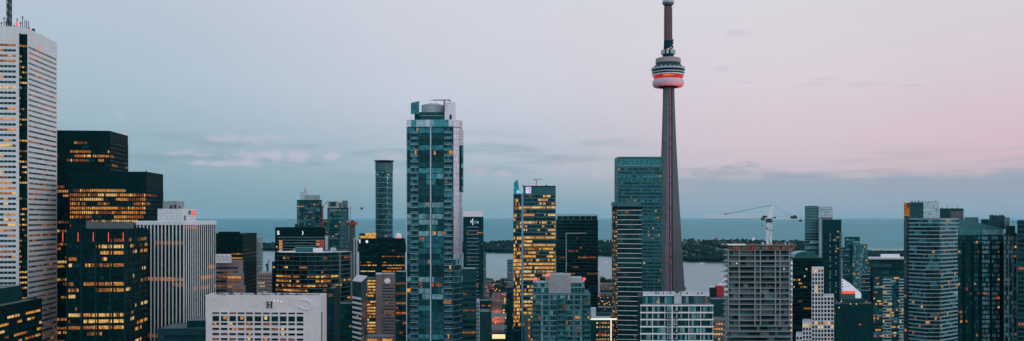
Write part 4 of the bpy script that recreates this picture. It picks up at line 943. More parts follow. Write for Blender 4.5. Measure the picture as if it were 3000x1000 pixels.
for i in range(22):
    a = 2*pi*i/22+.1; mb = MB(); h = 1.2+R.random()*2.4; mb.tube((xn+21.8*cos(a), Yn+21.8*sin(a), zz(200.5)), (xn+22.2*cos(a), Yn+22.2*sin(a), zz(200.5)+h), .2, 'palegrey', 4); mb.box(xn+22*cos(a)-.6, xn+22*cos(a)+.6, Yn+22*sin(a)-.4, Yn+22*sin(a)+.4, zz(200.5), zz(200.5)+.8+R.random(), 'palegrey'); mb.build('roof_antenna', nd)
ring('pod_top_ring', [(15.5, zz(186.2)), (17.5, zz(186)), (17.5, zz(173.5)), (16.4, zz(172)), (.01, zz(171.6))], 'beige')
ring('pod_top_neck', [(7.5, zz(172)), (8.0, zz(157)), (6.6, zz(155)), (6.0, zz(120))], 'black2', 20)
for i in range(8):
    a = 2*pi*i/8+.5; cx_, cy_ = xn+8.2*cos(a), Yn+8.2*sin(a); mb = MB(); mb.box(cx_-1.6, cx_+1.6, cy_-1.3, cy_+1.3, zz(160), zz(147), 'palegrey'); mb.build('microwave_dish', nd)
for dz, dx in ((142, 3), (135, 5.5), (125, 6.2), (117, 6.0), (150, 2)):
    mb = MB(); mb.ball((xn+dx, Yn-5.5, zz(dz)), 1.1, 'white', 8); mb.tube((xn+dx-1.5, Yn-5, zz(dz)), (xn+dx, Yn-5, zz(dz)), .3, 'steel_dk', 5); mb.build('dish_antenna', nd)
mb = MB(); mb.box(xn+4.6, xn+6.9, Yn-3, Yn-1, zz(141), zz(118), 'steel_dk'); mb.build('equipment_rack', nd)
lampball(nd, 1959.5, 143, Yn-7, .8, 'lamp_o')
ring('upper_shaft', [(6.0, zz(157)), (5.75, zz(20))], 'brownshaft', 6)
ring('sky_pod', [(5.7, zz(17)), (7.2, zz(14)), (8.1, zz(10))], 'pinkbrown')
ring('sky_pod', [(8.1, zz(10)), (8.3, zz(6)), (7.9, zz(3)), (6.2, zz(-3)), (4, zz(-8)), (.01, zz(-8.2))], 'palegrey')
mb = MB(); mb.lathe(xn, Yn, [(2.6, zz(-8)), (1.6, zz(-90)), (.8, zz(-200))], 'palegrey', 12); mb.build('antenna_mast', nd)

# ================================================================== FRONT WHITE CONDO
Yw = 400; pw_ = boxF(1877, 2088, Yw, 24, 0)
fw = dict(pw=1.05, gap=.14, ml=.3, mr=.3, sh=.55, wh=2.3, pal='condopale', lit=.01, run=.1, lp='warmwhite', hold=.3, slab=(.62, .5, 'white'), pier=(5.5, .22, .3, 'white'), piertop=.2,
          balc=[(.36, .41, 1.3, 'white'), (.46, .51, 1.3, 'white')], strips=[(.425, .44, .9, 'white'), (.365, .37, .9, 'palegrey')],
          colpal=lambda q, c, k, r: r.choice(['g_greypale', 'g_pale', None, None]) if q % 5 == 2 else r.choice(['g_dark', 'g_dk2', None]))
tw = tower('white_framed_condo', 'white framed condo with a glass rooftop storey, in front of the needle tower base', 'apartment tower', pw_, Zp(893, Yw), 'charcoal', {0: fw}, fh=3.25, blank=.35, seed=70, parapet=.0)
q = boxF(1884, 2080, Yw+2, 18, 0); mb = MB(); mb.prism(q, Zp(893, Yw)+.4, Zp(868, Yw+2), 'tealpanel', 'palroof'); mb.build('glass_penthouse', tw)
A_, u_, nn, l_ = frame(q, 0)
for j in range(28):
    if j in (13, 14, 15): continue
    mb = MB(); mb.fbox(A_, u_, nn, j*l_/28+.05, (j+1)*l_/28-.05, 0, .08, Zp(891, Yw), Zp(870, Yw), R.choice(['g_mid', 'g_pale', 'g_mid2', 'g_dark', 'g_silver']) if j not in (26,) else 'formwork'); mb.build('penthouse_pane', tw)
mb = MB(); mb.fbox(A_, u_, nn, l_*.46, l_*.57, 0, 1, Zp(893, Yw), Zp(866, Yw), 'palegrey'); mb.build('stair_head', tw)
mb = MB(); mb.fbox(A_, u_, nn, 6.3, 7.1, .09, .15, Zp(890, Yw), Zp(884, Yw), 'l_or'); mb.build('lit_door', tw)
for a, b in ((1883, 1905), (1905, 1980), (1990, 2066)):
    mb = MB(); q2 = boxF(a, b, Yw+1, 19, 0); mb.prism(q2, Zp(867.8, Yw), Zp(865, Yw), 'white', 'palroof'); mb.build('penthouse_roof', tw)
for i in range(16):
    px = 1908+i*10.5+R.random()*5; x, y = P(px, Yw+5); mb = MB(); mb.box(x-.3, x+.3, y, y+.5, Zp(865, Yw), Zp(865, Yw)+.4+R.random()*.8, R.choice(['steel_dk', 'palegrey', 'concrete_dk'])); mb.build('roof_vent', tw)
pbox(tw, 'dark_side_wing', 1868, 1879.5, Yw+5, 20, 0, Zp(871, Yw+5), 'charcoal')
# yellow lit building at its right
tower('yellow_lit_midrise', 'pale midrise with yellow windows between the white condo and the unfinished tower', 'building', boxF(2086, 2120, 700, 20, 0), Zp(940, 700), 'pinkbrown', {0: dict(pw=2.2, gap=.7, sh=1, wh=2, pal='dark', lit=.85, lp='gold')}, fh=4.1, blank=.8, seed=71)
tower('teal_low_block', 'teal low block behind the white condo, below the stadium', 'building', boxF(2080, 2135, 860, 25, 0), Zp(880, 860), 'charcoal', {}, seed=72, roof='roof')  # walls are one even charcoal teal

# ================================================================== STADIUM
sx0, sy0 = P(2302, 1340)[0], 1345
sd = thing('stadium', 'domed stadium with a white roof showing on both sides of the unfinished tower', 'stadium', (sx0, sy0, 0))
mb = MB(); mb.lathe(sx0, sy0, [(121, 0), (121, 24), (117, 27)], 'charcoal', 64); mb.build('wall', sd)
mb = MB(); mb.lathe(sx0, sy0, [(117, 26.8), (110, 32), (96, 45), (78, 58), (56, 68), (32, 76), (.01, 79)], 'dome', 64)
mb.build('dome_roof', sd, True)
mb = MB()
for r_, z_ in ((96, 45.3), (78, 58.3), (56, 68.3)): 
    for i in range(64): a, b_ = 2*pi*i/64, 2*pi*(i+1)/64; mb.tube((sx0+r_*cos(a), sy0+r_*sin(a), z_), (sx0+r_*cos(b_), sy0+r_*sin(b_), z_), .35, 'palegrey', 4)
mb.build('roof_seam', sd)
x, y = P(2484, 1215); mb = MB(); mb.box(P(2466, 1215)[0], P(2505, 1215)[0], 1214, 1216, Zp(861, 1215), Zp(853, 1215), 'sign_r'); mb.build('red_sign', sd)
mb = MB(); mb.box(P(2466, 1215)[0], P(2505, 1215)[0], 1214.2, 1222, Zp(874, 1215), Zp(861.3, 1215), 'tealpanel'); mb.build('sign_hall', sd)
mb = MB(); mb.box(P(2100, 1250)[0], P(2122, 1250)[0], 1250, 1262, Zp(875, 1250), Zp(838, 1250), 'redpaint'); mb.build('red_wall', sd)
mb = MB(); mb.prism(boxF(2078, 2104, 1256, 20, 0), 0, Zp(842, 1256), 'charcoal', 'dome'); mb.build('entrance_block', sd)

# ================================================================== UNFINISHED TOWER
Yc = 520; zt = Zp(716, Yc)
uc = thing('unfinished_concrete_tower', 'bare concrete tower under construction with open floors, under the white crane', 'construction site', (P(2222, Yc)[0], Yc+12, 0))
xL, xR = P(2124, Yc)[0], P(2325, Yc)[0]
mb = MB(); mb.hexa([(xL+7, Yc+7, 0), (xR+.5, Yc+7, 0), (xR+5, Yc+22, 0), (xL+7, Yc+22, 0), (xL+7, Yc+7, zt-1), (xR+.5, Yc+7, zt-1), (xR+5, Yc+22, zt-1), (xL+7, Yc+22, zt-1)], 'charcoal'); mb.build('core_wall', uc)
fh = 3.24; k = 0; z = Zp(733, Yc)
colsx = [2134, 2166, 2212, 2228, 2272, 2286, 2313]
zs_ = []
while z > 50:
    zs_.append(z); mb = MB(); pl = -1.6 if k > 1 else 0
    th = .32 if k not in (2, 9) else .62
    poly_ = [(xL, Yc+4), (xL+3.0, Yc), (xR-1, Yc), (xR, Yc+2), (xR+7, Yc+24), (xL+6, Yc+24)]
    mb.prism(poly_, z-th, z, 'fresh_concrete')
    mb.build('floor_slab', uc)
    # balcony slab stub on the left
    if k % 2 == 0: mb = MB(); mb.box(xL-.9, xL+.2, Yc+4.2, Yc+6, z-.25, z-.02, 'concrete_dk'); mb.build('balcony', uc)
    # infill panels and hanging sheets between columns
    mb = MB(); n = 0
    for j in range(len(colsx)-1):
        a, b = P(colsx[j], Yc)[0]+.25, P(colsx[j+1], Yc)[0]-.25
        if R.random() < .72:
            f0 = R.choice([0, 0, .3, .5]); f1 = R.choice([1, 1, .6]) 
            if f1 > f0: mb.box(a+(b-a)*f0, a+(b-a)*f1, Yc+R.choice([1.2, 3.5]), Yc+3.8, z-fh+.02, z-th-.02-(R.random()*.8 if R.random() < .3 else 0), R.choice(['concrete_dk', 'midgrey', 'charcoal', 'slab_dk', 'midgrey', 'concrete_dk'])); mb.build('infill_panel', uc); mb = MB()
    mb = MB(); mb.tube((xL+3, Yc+.1, z+1), (xR-1, Yc+.1, z+1), .05, 'slab', 4); mb.tube((xL+3, Yc+.1, z+.5), (xR-1, Yc+.1, z+.5), .04, 'slab', 4)
    for j in range(15): xx = xL+3+j*(xR-xL-4)/14; mb.tube((xx, Yc+.1, z), (xx, Yc+.1, z+1.05), .05, 'slab', 4)
    mb.build('guard_rail', uc)
    if k >= 1:
        for cpx in colsx:
            x = P(cpx, Yc)[0]; mb = MB(); mb.box(x-.24, x+.24, Yc+.1, Yc+.7, z+.02, z+fh-.34, 'fresh_concrete')
            if len([1 for o in uc.children if o.name.startswith('column')]) < 100: mb.build('column', uc)
    z -= fh; k += 1
# orange formwork at the top
mb = MB(); mb.box(xL+4, xR+1.2, Yc-.8, Yc+20, Zp(722, Yc), Zp(719.5, Yc), 'steel_dk'); mb.build('top_deck', uc)
for j in range(20):
    px = 2136+j*9.6; x = P(px, Yc)[0]; mb = MB(); w = 1.6 if j % 3 else 1.1; mb.box(x, x+w, Yc-.5, Yc-.25, Zp(732, Yc)+.1+(.4 if j % 4 == 1 else 0), Zp(722.4, Yc), 'formwork' if j not in (4, 9, 10, 14) else 'midgrey'); mb.box(x+w/2-.08, x+w/2+.08, Yc-.62, Yc-.5, Zp(733, Yc), Zp(722.4, Yc), 'steel_dk'); mb.build('formwork_panel', uc)
pbox(uc, 'white_hoarding', 2132, 2184, Yc+1, .4, Zp(719.3, Yc), Zp(715, Yc), 'white'); pbox(uc, 'white_hoarding', 2114, 2134, Yc+4, .4, Zp(719.3, Yc), Zp(714, Yc), 'palegrey')
pbox(uc, 'white_hoarding', 2298, 2332, Yc+.2, .3, Zp(723, Yc), Zp(721, Yc), 'white')
for i in range(26):
    px = 2112+i*8.2+R.random()*5; x, y = P(px, Yc+2+R.random()*12); h = .4+R.random()*1.6; w = .2+R.random()*1.2
    if 2240 < px < 2264: continue
    mb = MB(); mb.box(x-w/2, x+w/2, y, y+.6, Zp(719.4, Yc), Zp(719.4, Yc)+h, R.choice(['steel_dk', 'formwork', 'palegrey', 'concrete_dk', 'pinkbrown'])); mb.build('material_stack', uc)
for i in range(6): lampball(uc, 2318.5, 892+i*15.3, Yc-.3, .42, 'lamp_o', 'work_lamp')
for px, py, mk in ((2158, 772, 'lamp_w'), (2297, 788, 'lamp_w'), (2256, 838, 'l_or'), (2292, 838, 'l_red')): lampball(uc, px, py, Yc-.2, .28, mk, 'work_lamp')

# ================================================================== WHITE HAMMERHEAD CRANE
Yk = 531; xk = P(2253, Yk)[0]; kz = lambda py: Zp(py, Yk); kx = lambda px: P(px, Yk)[0]
kr = thing('white_tower_crane', 'white lattice tower crane on the unfinished concrete tower', 'crane', (xk, Yk, 0))
mast(kr, 'crane_mast', 2253, Yk, kz(725), kz(647), 2.5, 'white', step=2.4, r=.24)
mb = MB(); mb.box(xk-1.7, xk+1.7, Yk-1.6, Yk+1.6, kz(651.5), kz(647), 'steel_dk'); mb.lathe(xk, Yk, [(1.2, kz(648)), (1.9, kz(646)), (1.9, kz(641))], 'steel_dk', 12); mb.build('slewing_ring', kr)
mb = MB(); mb.box(kx(2228), kx(2238), Yk-2.6, Yk-.9, kz(646), kz(638), 'steel_dk'); mb.box(kx(2229), kx(2236), Yk-2.7, Yk-2.6, kz(643), kz(639.5), 'g_mid'); mb.build('operator_cab', kr)
mb = MB(); mb.box(kx(2234), kx(2246), Yk-1, Yk+1, kz(638), kz(632.5), 'steel_dk'); mb.build('winch', kr)
mb = MB(); ap = (kx(2264), Yk, kz(601)); 
for sx_, sy_ in ((-1, -1), (-1, 1), (1, -1), (1, 1)): mb.tube((xk+sx_*1.5+.3, Yk+sy_*1.0, kz(640)), (ap[0]+sx_*.15, ap[1]+sy_*.15, ap[2]), .26, 'white', 5)
for i in range(5):
    t = i/5; zz_ = kz(640)+(ap[2]-kz(640))*t; w = 1.5*(1-t)+.15*t; c = xk+.3+(ap[0]-xk-.3)*t; t2 = (i+1)/5; zz2 = kz(640)+(ap[2]-kz(640))*t2; w2 = 1.5*(1-t2)+.15*t2; c2_ = xk+.3+(ap[0]-xk-.3)*t2
    mb.tube((c-w, Yk-1*(1-t), zz_), (c2_+w2, Yk-1*(1-t2), zz2), .16, 'white', 4); mb.tube((c+w, Yk-1*(1-t), zz_), (c2_-w2, Yk-1*(1-t2), zz2), .16, 'white', 4); mb.tube((c-w, Yk-1*(1-t), zz_), (c+w, Yk-1*(1-t), zz_), .16, 'white', 4)
mb.build('apex_frame', kr)
mb = MB(); jx0, jx1 = kx(2236), kx(2054); zb, zu = kz(639), kz(630); n = 26
mb.tube((jx0, Yk, zu-.2), (jx1+2, Yk, zu+.1), .13, 'white', 5)
for sy_ in (-.7, .7): mb.tube((jx0, Yk+sy_, zb+.2), (jx1, Yk+sy_, zb), .13, 'white', 5)
for i in range(n):
    xa, xb = jx0+(jx1-jx0)*i/n, jx0+(jx1-jx0)*(i+1)/n; xm = (xa+xb)/2
    for sy_ in (-.7, .7): mb.tube((xa, Yk+sy_, zb), (xm, Yk, zu), .08, 'white', 4); mb.tube((xm, Yk, zu), (xb, Yk+sy_, zb), .08, 'white', 4)
    mb.tube((xa, Yk-.7, zb), (xb, Yk+.7, zb), .07, 'white', 4)
mb.build('jib', kr)
mb = MB(); mb.box(kx(2238), kx(2350), Yk-.9, Yk+.9, kz(642.5), kz(640.5), 'white')
for i in range(12): xx = kx(2266+i*7); mb.tube((xx, Yk-.9, kz(640.5)), (xx, Yk-.9, kz(637.5)), .06, 'steel_dk', 4)
mb.build('counter_jib', kr)
mb = MB(); mb.box(kx(2317), kx(2334), Yk-1.1, Yk+1.1, kz(641), kz(634), 'steel_dk'); mb.box(kx(2325), kx(2331), Yk-.8, Yk+.8, kz(634), kz(631), 'steel_dk'); mb.box(kx(2262), kx(2272), Yk-.8, Yk+.8, kz(640.4), kz(636), 'steel_dk'); mb.build('machinery', kr)
mb = MB(); mb.lathe(kx(2345), Yk, [(.5, kz(650)), (1.0, kz(649)), (1.0, kz(645)), (.5, kz(644))], 'steel_dk', 10); mb.box(kx(2341), kx(2349), Yk-.5, Yk+.5, kz(640.3), kz(638.5), 'steel_dk'); mb.build('counterweight', kr)
mb = MB(); mb.tube(ap, (kx(2122), Yk, kz(628.5)), .12, 'steel_dk', 5); mb.tube((kx(2132), Yk, kz(626.7)), (kx(2122), Yk, kz(628.5)), .3, 'steel_dk', 5); mb.build('pendant_line', kr)
mb = MB(); mb.tube(ap, (kx(2318), Yk, kz(634)), .06, 'steel_dk', 5); mb.build('pendant_line', kr)
mb = MB(); mb.tube((kx(2232), Yk-1.2, kz(646)), (kx(2232), Yk-1.2, kz(662)), .05, 'steel_dk', 4); mb.box(kx(2231), kx(2234), Yk-1.5, Yk-.9, kz(664), kz(661), 'redpaint'); mb.build('hook', kr)
mb = MB(); mb.box(kx(2243), kx(2247), Yk-1.8, Yk-1.2, kz(672), kz(668), 'steel_dk'); mb.box(kx(2253), kx(2262), Yk-1.9, Yk-1.3, kz(675), kz(673), 'steel_dk'); mb.build('mast_platform', kr)

# ================================================================== RIGHT SIDE
p40 = boxF(2358, 2398, 1100, 28, 0)
f40 = dict(pw=2.2, gap=.1, sh=.5, wh=2.5, ml=.1, mr=.1, pal='tealpale', lit=.01, slab=(.35, .7, 'slab'), hold=.8)
t40 = tower('two_tone_glass_tower', 'pale two tone glass tower above the construction crane machinery side', 'apartment tower', p40, Zp(606, 1100), 'tealpanel', {0: dict(f40, skip=lambda q, c, k: k < 9)}, fh=3.5, blank=1, seed=80)
t40['label'] = 'two tone glass tower, teal left and silver right, just right of the white crane'
mb = MB(); mb.prism(boxF(2398.2, 2439, 1099, 26, 0), 0, Zp(606, 1100), 'midgrey'); 
A_, u_, nn, l_ = frame(boxF(2398.2, 2439, 1099, 26, 0), 0)
for i in range(4):
    for j in range(5): mb.fbox(A_, u_, nn, j*l_/5+.1, (j+1)*l_/5-.1, 0, .08, Zp(606+(i+1)*8, 1099)+.1, Zp(606+i*8, 1099)-.3, R.choice(['g_silver', 'g_silver2']))
mb.build('silver_wing', t40)
mb = MB(); mb.prism(boxF(2399, 2407, 1093, 6, 0), 0, Zp(642, 1093), 'slab'); mb.build('pale_corner', t40)
mb = MB(); mb.fbox(A_, u_, nn, 4, l_+.5, 0, 1.0, Zp(637.5, 1099), Zp(635.5, 1099), 'palegrey'); mb.build('roof_beam', t40)
lampball(t40, 2402, 628, 1097, .6, 'l_or', 'roof_lamp')
p41 = boxF(2409, 2465, 900, 26, 0)
f41 = dict(pw=2.1, gap=.75, sh=.6, wh=1.9, pal='black', lit=.03, lp='gold', run=.2, ml=1, mr=2.5, colpal=lambda q, c, k, r: ('g_greypale' if q in (3, 6) and r.random() < .5 else None), balc=[(.88, 1.06, 1.3, 'slab')], slab=(.15, .1, 'black2'))
tower('dark_notched_condo', 'dark condo with serrated balconies down its right edge, in front of the two tone tower', 'apartment tower', p41, Zp(647, 900), 'black2', {0: f41}, fh=2.95, blank=10, seed=81)
p42 = boxF(2322, 2409, 950, 28, 0)
t42 = tower('vault_roofed_office', 'dark office with a hazy glazed vault on top and scattered yellow windows', 'office building', p42, Zp(756, 950), 'black2',
            {0: dict(pw=1.9, gap=.35, sh=1, wh=2.3, pal='black', lit=rows((4, 5, 7, 11, 19, 20), .05, .5), lp='gold', run=.7)}, fh=3.9, blank=3, seed=82, parapet=0)
mb = MB(); x0_, x1_ = P(2326, 955)[0], P(2396, 955)[0]; n = 12; zb = Zp(756, 955)+.4
for i in range(n):
    a, b_ = pi*i/n, pi*(i+1)/n; f_ = lambda a: (x0_+(x1_-x0_)*(1-cos(a))/2, zb+6.8*sin(a)**.7)
    (xa, za), (xb, zb2) = f_(a), f_(b_); mb.face([(xa, 953, za), (xb, 953, zb2), (xb, 975, zb2), (xa, 975, za)], 'slab')
mb.face([(*[f_(pi*i/n)[0], 953.0][:2], f_(pi*i/n)[1]) for i in range(n+1)], 'tealpanel'); mb.build('glazed_vault', t42)
# stepped white grid building
Ygd = 700
gb = thing('white_grid_building', 'stepped white building with a regular grid of square dark windows', 'office building', P(2390, Ygd)+(0,))
blocks = [(2378, 2413, 786, 0, 4), (2413.2, 2443, 868, 0, 3), (2351, 2377.8, 945, 0, 3), (2332, 2350.8, 983, 0, 2)]
bw = MB()
for (a, b, t, o, nc) in blocks: bw.prism(boxF(a, b, Ygd, 24, 0), 0, Zp(t, Ygd), 'palecrete' if False else 'white', 'palroof')
bw.build('wall', gb)
rest = MB(); nw = 0
for (a, b, t, o, nc) in blocks:
    A_, u_, nn, l_ = frame(boxF(a, b, Ygd, 24, 0), 0); r_ = 0
    while True:
        py = t+4+r_*11.75
        if py > 1004: break
        for j in range(nc):
            lt = (t == 945 and r_ == 0 or (py > 938 and py < 955)) and R.random() < .7 or (t == 786 and r_ == 0 and R.random() < .8) or R.random() < .03
            mk = pick(LIT['warmwhite']) if lt else pick([('g_dk2', 5), ('g_black2', 3), ('g_grey', 1)])
            p_ = l_/nc; a_, b_ = j*p_+.42, (j+1)*p_-.42
            tgt = MB() if nw < 100 else rest
            tgt.fbox(A_, u_, nn, a_, b_, -.1, .02, Zp(py+8, Ygd), Zp(py, Ygd), mk)
            tgt.fbox(A_, u_, nn, a_-.1, b_+.1, 0, .25, Zp(py+8, Ygd)-.15, Zp(py+8, Ygd), 'white'); tgt.fbox(A_, u_, nn, a_-.1, b_+.1, 0, .25, Zp(py, Ygd), Zp(py, Ygd)+.15, 'white')
            if nw < 100: tgt.build('window', gb)
            nw += 1
        r_ += 1
if rest.f: o = rest.build('window_rest', gb); o['kind'] = 'stuff'; o.name = 'lower_windows'
# far condo cluster
tower('distant_midrise', 'dark distant midrise filling the gap behind the stadium roof and the far condo tower', 'apartment tower', boxF(2467, 2552, 1600, 20, 0), Zp(752, 1600), 'black2', {0: dict(pw=2.2, gap=.7, sh=.6, wh=2, pal='condo', lit=.05, lp='home')}, fh=3.1, blank=1, seed=92)
t44 = tower('far_condo_tower', 'far blue grey condo tower above the stadium roof, with a pale right half', 'apartment tower', boxF(2474, 2519, 1400, 26, 0), Zp(697, 1400), 'black2', {0: dict(pw=2.1, gap=.7, sh=.5, wh=2.2, pal='condo', lit=.05, lp='home', slab=(.3, .3, 'slab_dk'))}, fh=3.1, blank=2, seed=83)
lampball(t44, 2483, 701, 1398, .7, 'led_blue', 'roof_lamp')
mb = MB(); q = boxF(2498, 2541, 1392, 20, 0); mb.prism(q, 0, Zp(716, 1392), 'slab_dk', 'roof'); A_, u_, nn, l_ = frame(q, 0)
mb.build('pale_wing', t44)
for k in range(30):
    z = Zp(720, 1392)-3.1*(k+1); mb = MB()
    for j in range(9):
        if j in (4,): continue
        mb.fbox(A_, u_, nn, j*l_/9+.25, (j+1)*l_/9-.25, -.05, .05, z+.5, z+2.5, pick(LIT['home']) if R.random() < .09 else pick(PAL['condo']))
    mb.build('window_row', t44)
tower('striped_balcony_block', 'small block of pale balcony stripes at the right edge of the stadium roof', 'apartment tower', boxF(2523, 2554, 1150, 20, 0), Zp(804, 1150), 'black2', {0: dict(pw=2, gap=.2, sh=.4, wh=2.2, pal='dark', lit=.02, slab=(.8, .9, 'slab'))}, fh=5.2, blank=0.5, seed=84, zlow=48)
# block with flat white roof
p45 = boxF(2549, 2650, 900, 30, 0)
t45 = tower('flat_white_roofed_block', 'dark glass block under a flat white roof slab, right of the stadium', 'apartment tower', p45, Zp(761, 900), 'black2', {0: dict(pw=3.0, gap=.25, sh=.3, wh=3.2, pal='dark', lit=.0, skip=lambda q, c, k: k > 4)}, fh=3.6, blank=.6, seed=85, parapet=0)
pbox(t45, 'roof_slab', 2543, 2650, 896, 34, Zp(761, 900)+.4, Zp(756, 900), 'palegrey'); pbox(t45, 'rooftop_plant', 2580, 2636, 903, 16, Zp(756, 900)+.05, Zp(746.5, 903), 'white')
p45b = boxF(2557, 2648, 890, 8, 0)
t45b = tower('green_balcony_condo', 'condo with pale green balcony stripes below the flat white roof', 'apartment tower', p45b, Zp(809, 890), 'black2',
             {0: dict(pw=1.9, gap=.25, sh=.5, wh=2.2, pal='condo', lit=.16, lp='gold', run=.35, slab=(.2, .15, 'slab_dk'), balc=[(.3, .59, 1.4, 'slab'), (.82, 1, 1.4, 'slab')], rail='slab')}, fh=2.95, blank=1, seed=86)
# dark ribbed low block
t46 = tower('dark_ribbed_block', 'dark ribbed low block at the bottom, between the grid building and the green balcony condo', 'building', boxF(2444, 2556, 870, 30, 0), Zp(893, 870), 'black2', {0: dict(nowin=1, pier=(3.1, .35, .5, 'charcoal'), piertop=4)}, fh=4, blank=4, seed=87)
for px, py, mk in ((2465, 884, 'lamp_o'), (2492, 891, 'lamp_o'), (2509, 891, 'lamp_o'), (2538, 883, 'l_or'), (2458, 902, 'lamp_o'), (2520, 951, 'lamp_r'), (2446, 919, 'l_or')): lampball(t46, px, py, 866, .55, mk, 'terrace_lamp')
pbox(t46, 'roof_structure', 2466, 2530, 880, 12, Zp(893, 870)+.4, Zp(877, 880), 'charcoal')
# big balcony condo
Yb = 680; zb_ = Zp(641, Yb)
A0 = P(2648, 700); A1_ = P(2666, 682); A2 = P(2711, 672); A3_ = P(2752, 672); A4 = P(2806, 690); poly = [A0, A1_, A2, A3_, A4, (A4[0]*715/690, 715), (A0[0]*716/700, 716)]
fb = dict(pw=1.7, gap=.12, ml=.1, mr=.1, sh=.2, wh=2.6, pal='teal', lit=.045, lp='home', run=.3, slab=(.95, 1.0, 'slab'))
fbp = dict(fb, slab=(.4, .6, 'palegrey'))
f47 = {0: dict(pw=2.0, gap=.2, sh=.4, wh=2.5, pal='dark', lit=.02, slab=(.2, .2, 'slab_dk'), strips=[(.62, .98, .3, 'black')]), 1: fb, 2: fbp, 3: dict(fb, slab=(1.0, 1.0, 'slab'))}
t47 = tower('striped_balcony_condo', 'large condo with wavy pale balcony stripes and an orange lit corner lantern', 'apartment tower', poly, zb_, 'black2', f47, fh=3.02, blank=0.3, seed=88, parapet=0)
pbox(t47, 'glass_roof_box', 2666, 2704.8, 682, 18, zb_+.4, Zp(593, 682), 'tealpanel')
q = boxF(2705, 2751, 681, 20, 0); mb = MB(); mb.prism(q, zb_+.4, Zp(592, 681), 'midgrey', 'palroof'); mb.build('silver_roof_box', t47); A_, u_, nn, l_ = frame(q, 0)
for i in range(5):
    for j in range(7): mb = MB(); h_ = (Zp(592, 681)-zb_-.4)/5; mb.fbox(A_, u_, nn, j*l_/7+.06, (j+1)*l_/7-.06, 0, .06, zb_+.45+i*h_, zb_+.35+(i+1)*h_, R.choice(['g_silver', 'g_silver2'])); mb.build('roof_pane', t47)
for j in range(9): mb = MB(); x = P(2666+j*4.8, 681.5)[0]; mb.box(x-.1, x+.1, 681.3, 681.9, zb_+.4, Zp(593, 682), 'slab_dk'); mb.build('roof_mullion', t47)
pbox(t47, 'lantern_frame', 2648.5, 2665, 697, 10, zb_+.4, Zp(594, 697), 'midgrey')
for i in range(5):
    for j in range(2):
        x0_ = P(2649.5+j*8, 696.5)[0]; x1_ = P(2656.3+j*8.6, 696.5)[0]; z = Zp(634-i*8.2, 696.5); mb = MB(); mb.box(x0_, x1_, 696.4, 696.9, z, z+1.8, 'l_or2' if (j == 1 and i < 3) or j == 0 else 'l_dim'); mb.build('lantern_pane', t47)
q = boxF(2753, 2823, 705, 14, 0); mb = MB(); mb.prism(q, 90, Zp(611, 705), 'charcoal', 'roof'); mb.prism(boxF(2785, 2822.5, 704.6, .3, 0), Zp(640, 705), Zp(619, 705), 'concrete_dk'); mb.build('rear_block', t47)
rods(t47, 'antenna', [(p, 706, Zp(611, 705), Zp(611-h, 705), .14) for p, h in ((2774, 10), (2805, 11), (2760, 4), (2790, 3))], 'steel_dk')
for i in range(8): x = P(2672+i*10, 684)[0]; mb = MB(); mb.box(x-.3, x+.5, 684, 685, Zp(592, 682), Zp(592, 682)+.4+R.random()*.9, 'steel_dk'); mb.build('roof_vent', t47)
# darker condos at right edge
Ye = 600
def bays(b): 
    def f(q, c, k, r):
        u = (q+.5)/c
        for a0, a1, w in b:
            if a0 <= u < a1: return pick(w, r)
        return None
    return f
pe = boxF(2806, 2941, Ye, 26, 0)
fe = dict(pw=1.35, gap=.2, ml=.2, mr=.2, sh=.5, wh=2.1, pal='condo', lit=.05, lp='home', run=.2, slab=(.25, .2, 'black2'), hold=.4,
          colpal=bays([(0, .3, [('g_black2', 4), ('g_dk2', 4), ('g_dark', 3), ('g_mid', 1)]), (.3, .52, [('g_dark', 5), ('g_mid', 3), ('g_dk2', 2)]), (.53, .68, [('g_pale', 5), ('g_mid2', 3), ('g_grey', 2)]), (.73, .9, [('g_pale', 4), ('g_greypale', 3), ('g_mid', 2), ('g_grey', 2)])]),
          strips=[(.1, .16, .6, 'black'), (.3, .34, .6, 'black'), (.46, .52, .7, 'black'), (.69, .73, .7, 'black'), (.91, 1, .7, 'black')], striptop=5)
t48 = tower('mirrored_bay_condo', 'dark condo with columns of silvery bay windows under a sloping roof, near the right edge', 'apartment tower', pe, Zp(689, Ye), 'black2', {0: fe}, fh=3.2, blank=.4, seed=89, parapet=0)
q = boxF(2808, 2940, Ye+.6, 22, 0); mb = MB(); xq0, xq1 = q[0][0], q[1][0]
mb.prism(q, Zp(689, Ye)+.4, lambda x, y: Zp(640, Ye)+(Zp(670, Ye)-Zp(640, Ye))*min(1, (x-xq0)/(xq1-xq0)*1.0), 'tealpanel', 'roof'); mb.build('sloping_roof', t48)
A_, u_, nn, l_ = frame(q, 0); mb = MB()
for j in range(30): mb.fbox(A_, u_, nn, j*l_/30+.05, (j+1)*l_/30-.3, 0, .08, Zp(688, Ye), Zp(673, Ye), ['g_mid', 'g_mid2'][j % 2] if j < 16 else 'g_pale')
mb.build('top_window_row', t48)
q = boxF(2825, 2866, Ye+8, 10, 0); mb = MB(); mb.prism(q, Zp(672, Ye), Zp(637, Ye+8), 'charcoal', 'roof'); A_, u_, nn, l_ = frame(q, 0)
for j in range(10): mb.fbox(A_, u_, nn, j*l_/10, j*l_/10+.2, 0, .2, Zp(655, Ye), Zp(636, Ye+8), 'slab')
mb.build('roof_screen', t48)
for a, b, t, mt in ((2874, 2898, 643, 'black2'), (2898.5, 2944, 632, 'charcoal'), (2944.5, 2958, 637, 'midgrey')): pbox(t48, 'rooftop_plant', a, b, Ye+4, 14, Zp(672, Ye), Zp(t, Ye+4), mt)
for px in (2903, 2910, 2920, 2930, 2938): x, y = P(px, Ye+5); mb = MB(); mb.box(x-.4, x+.4, y, y+.8, Zp(632, Ye), Zp(629.5, Ye), 'steel_dk'); mb.build('roof_vent', t48)
lampball(t48, 2921, 633, Ye+3, .5, 'l_red', 'roof_lamp')
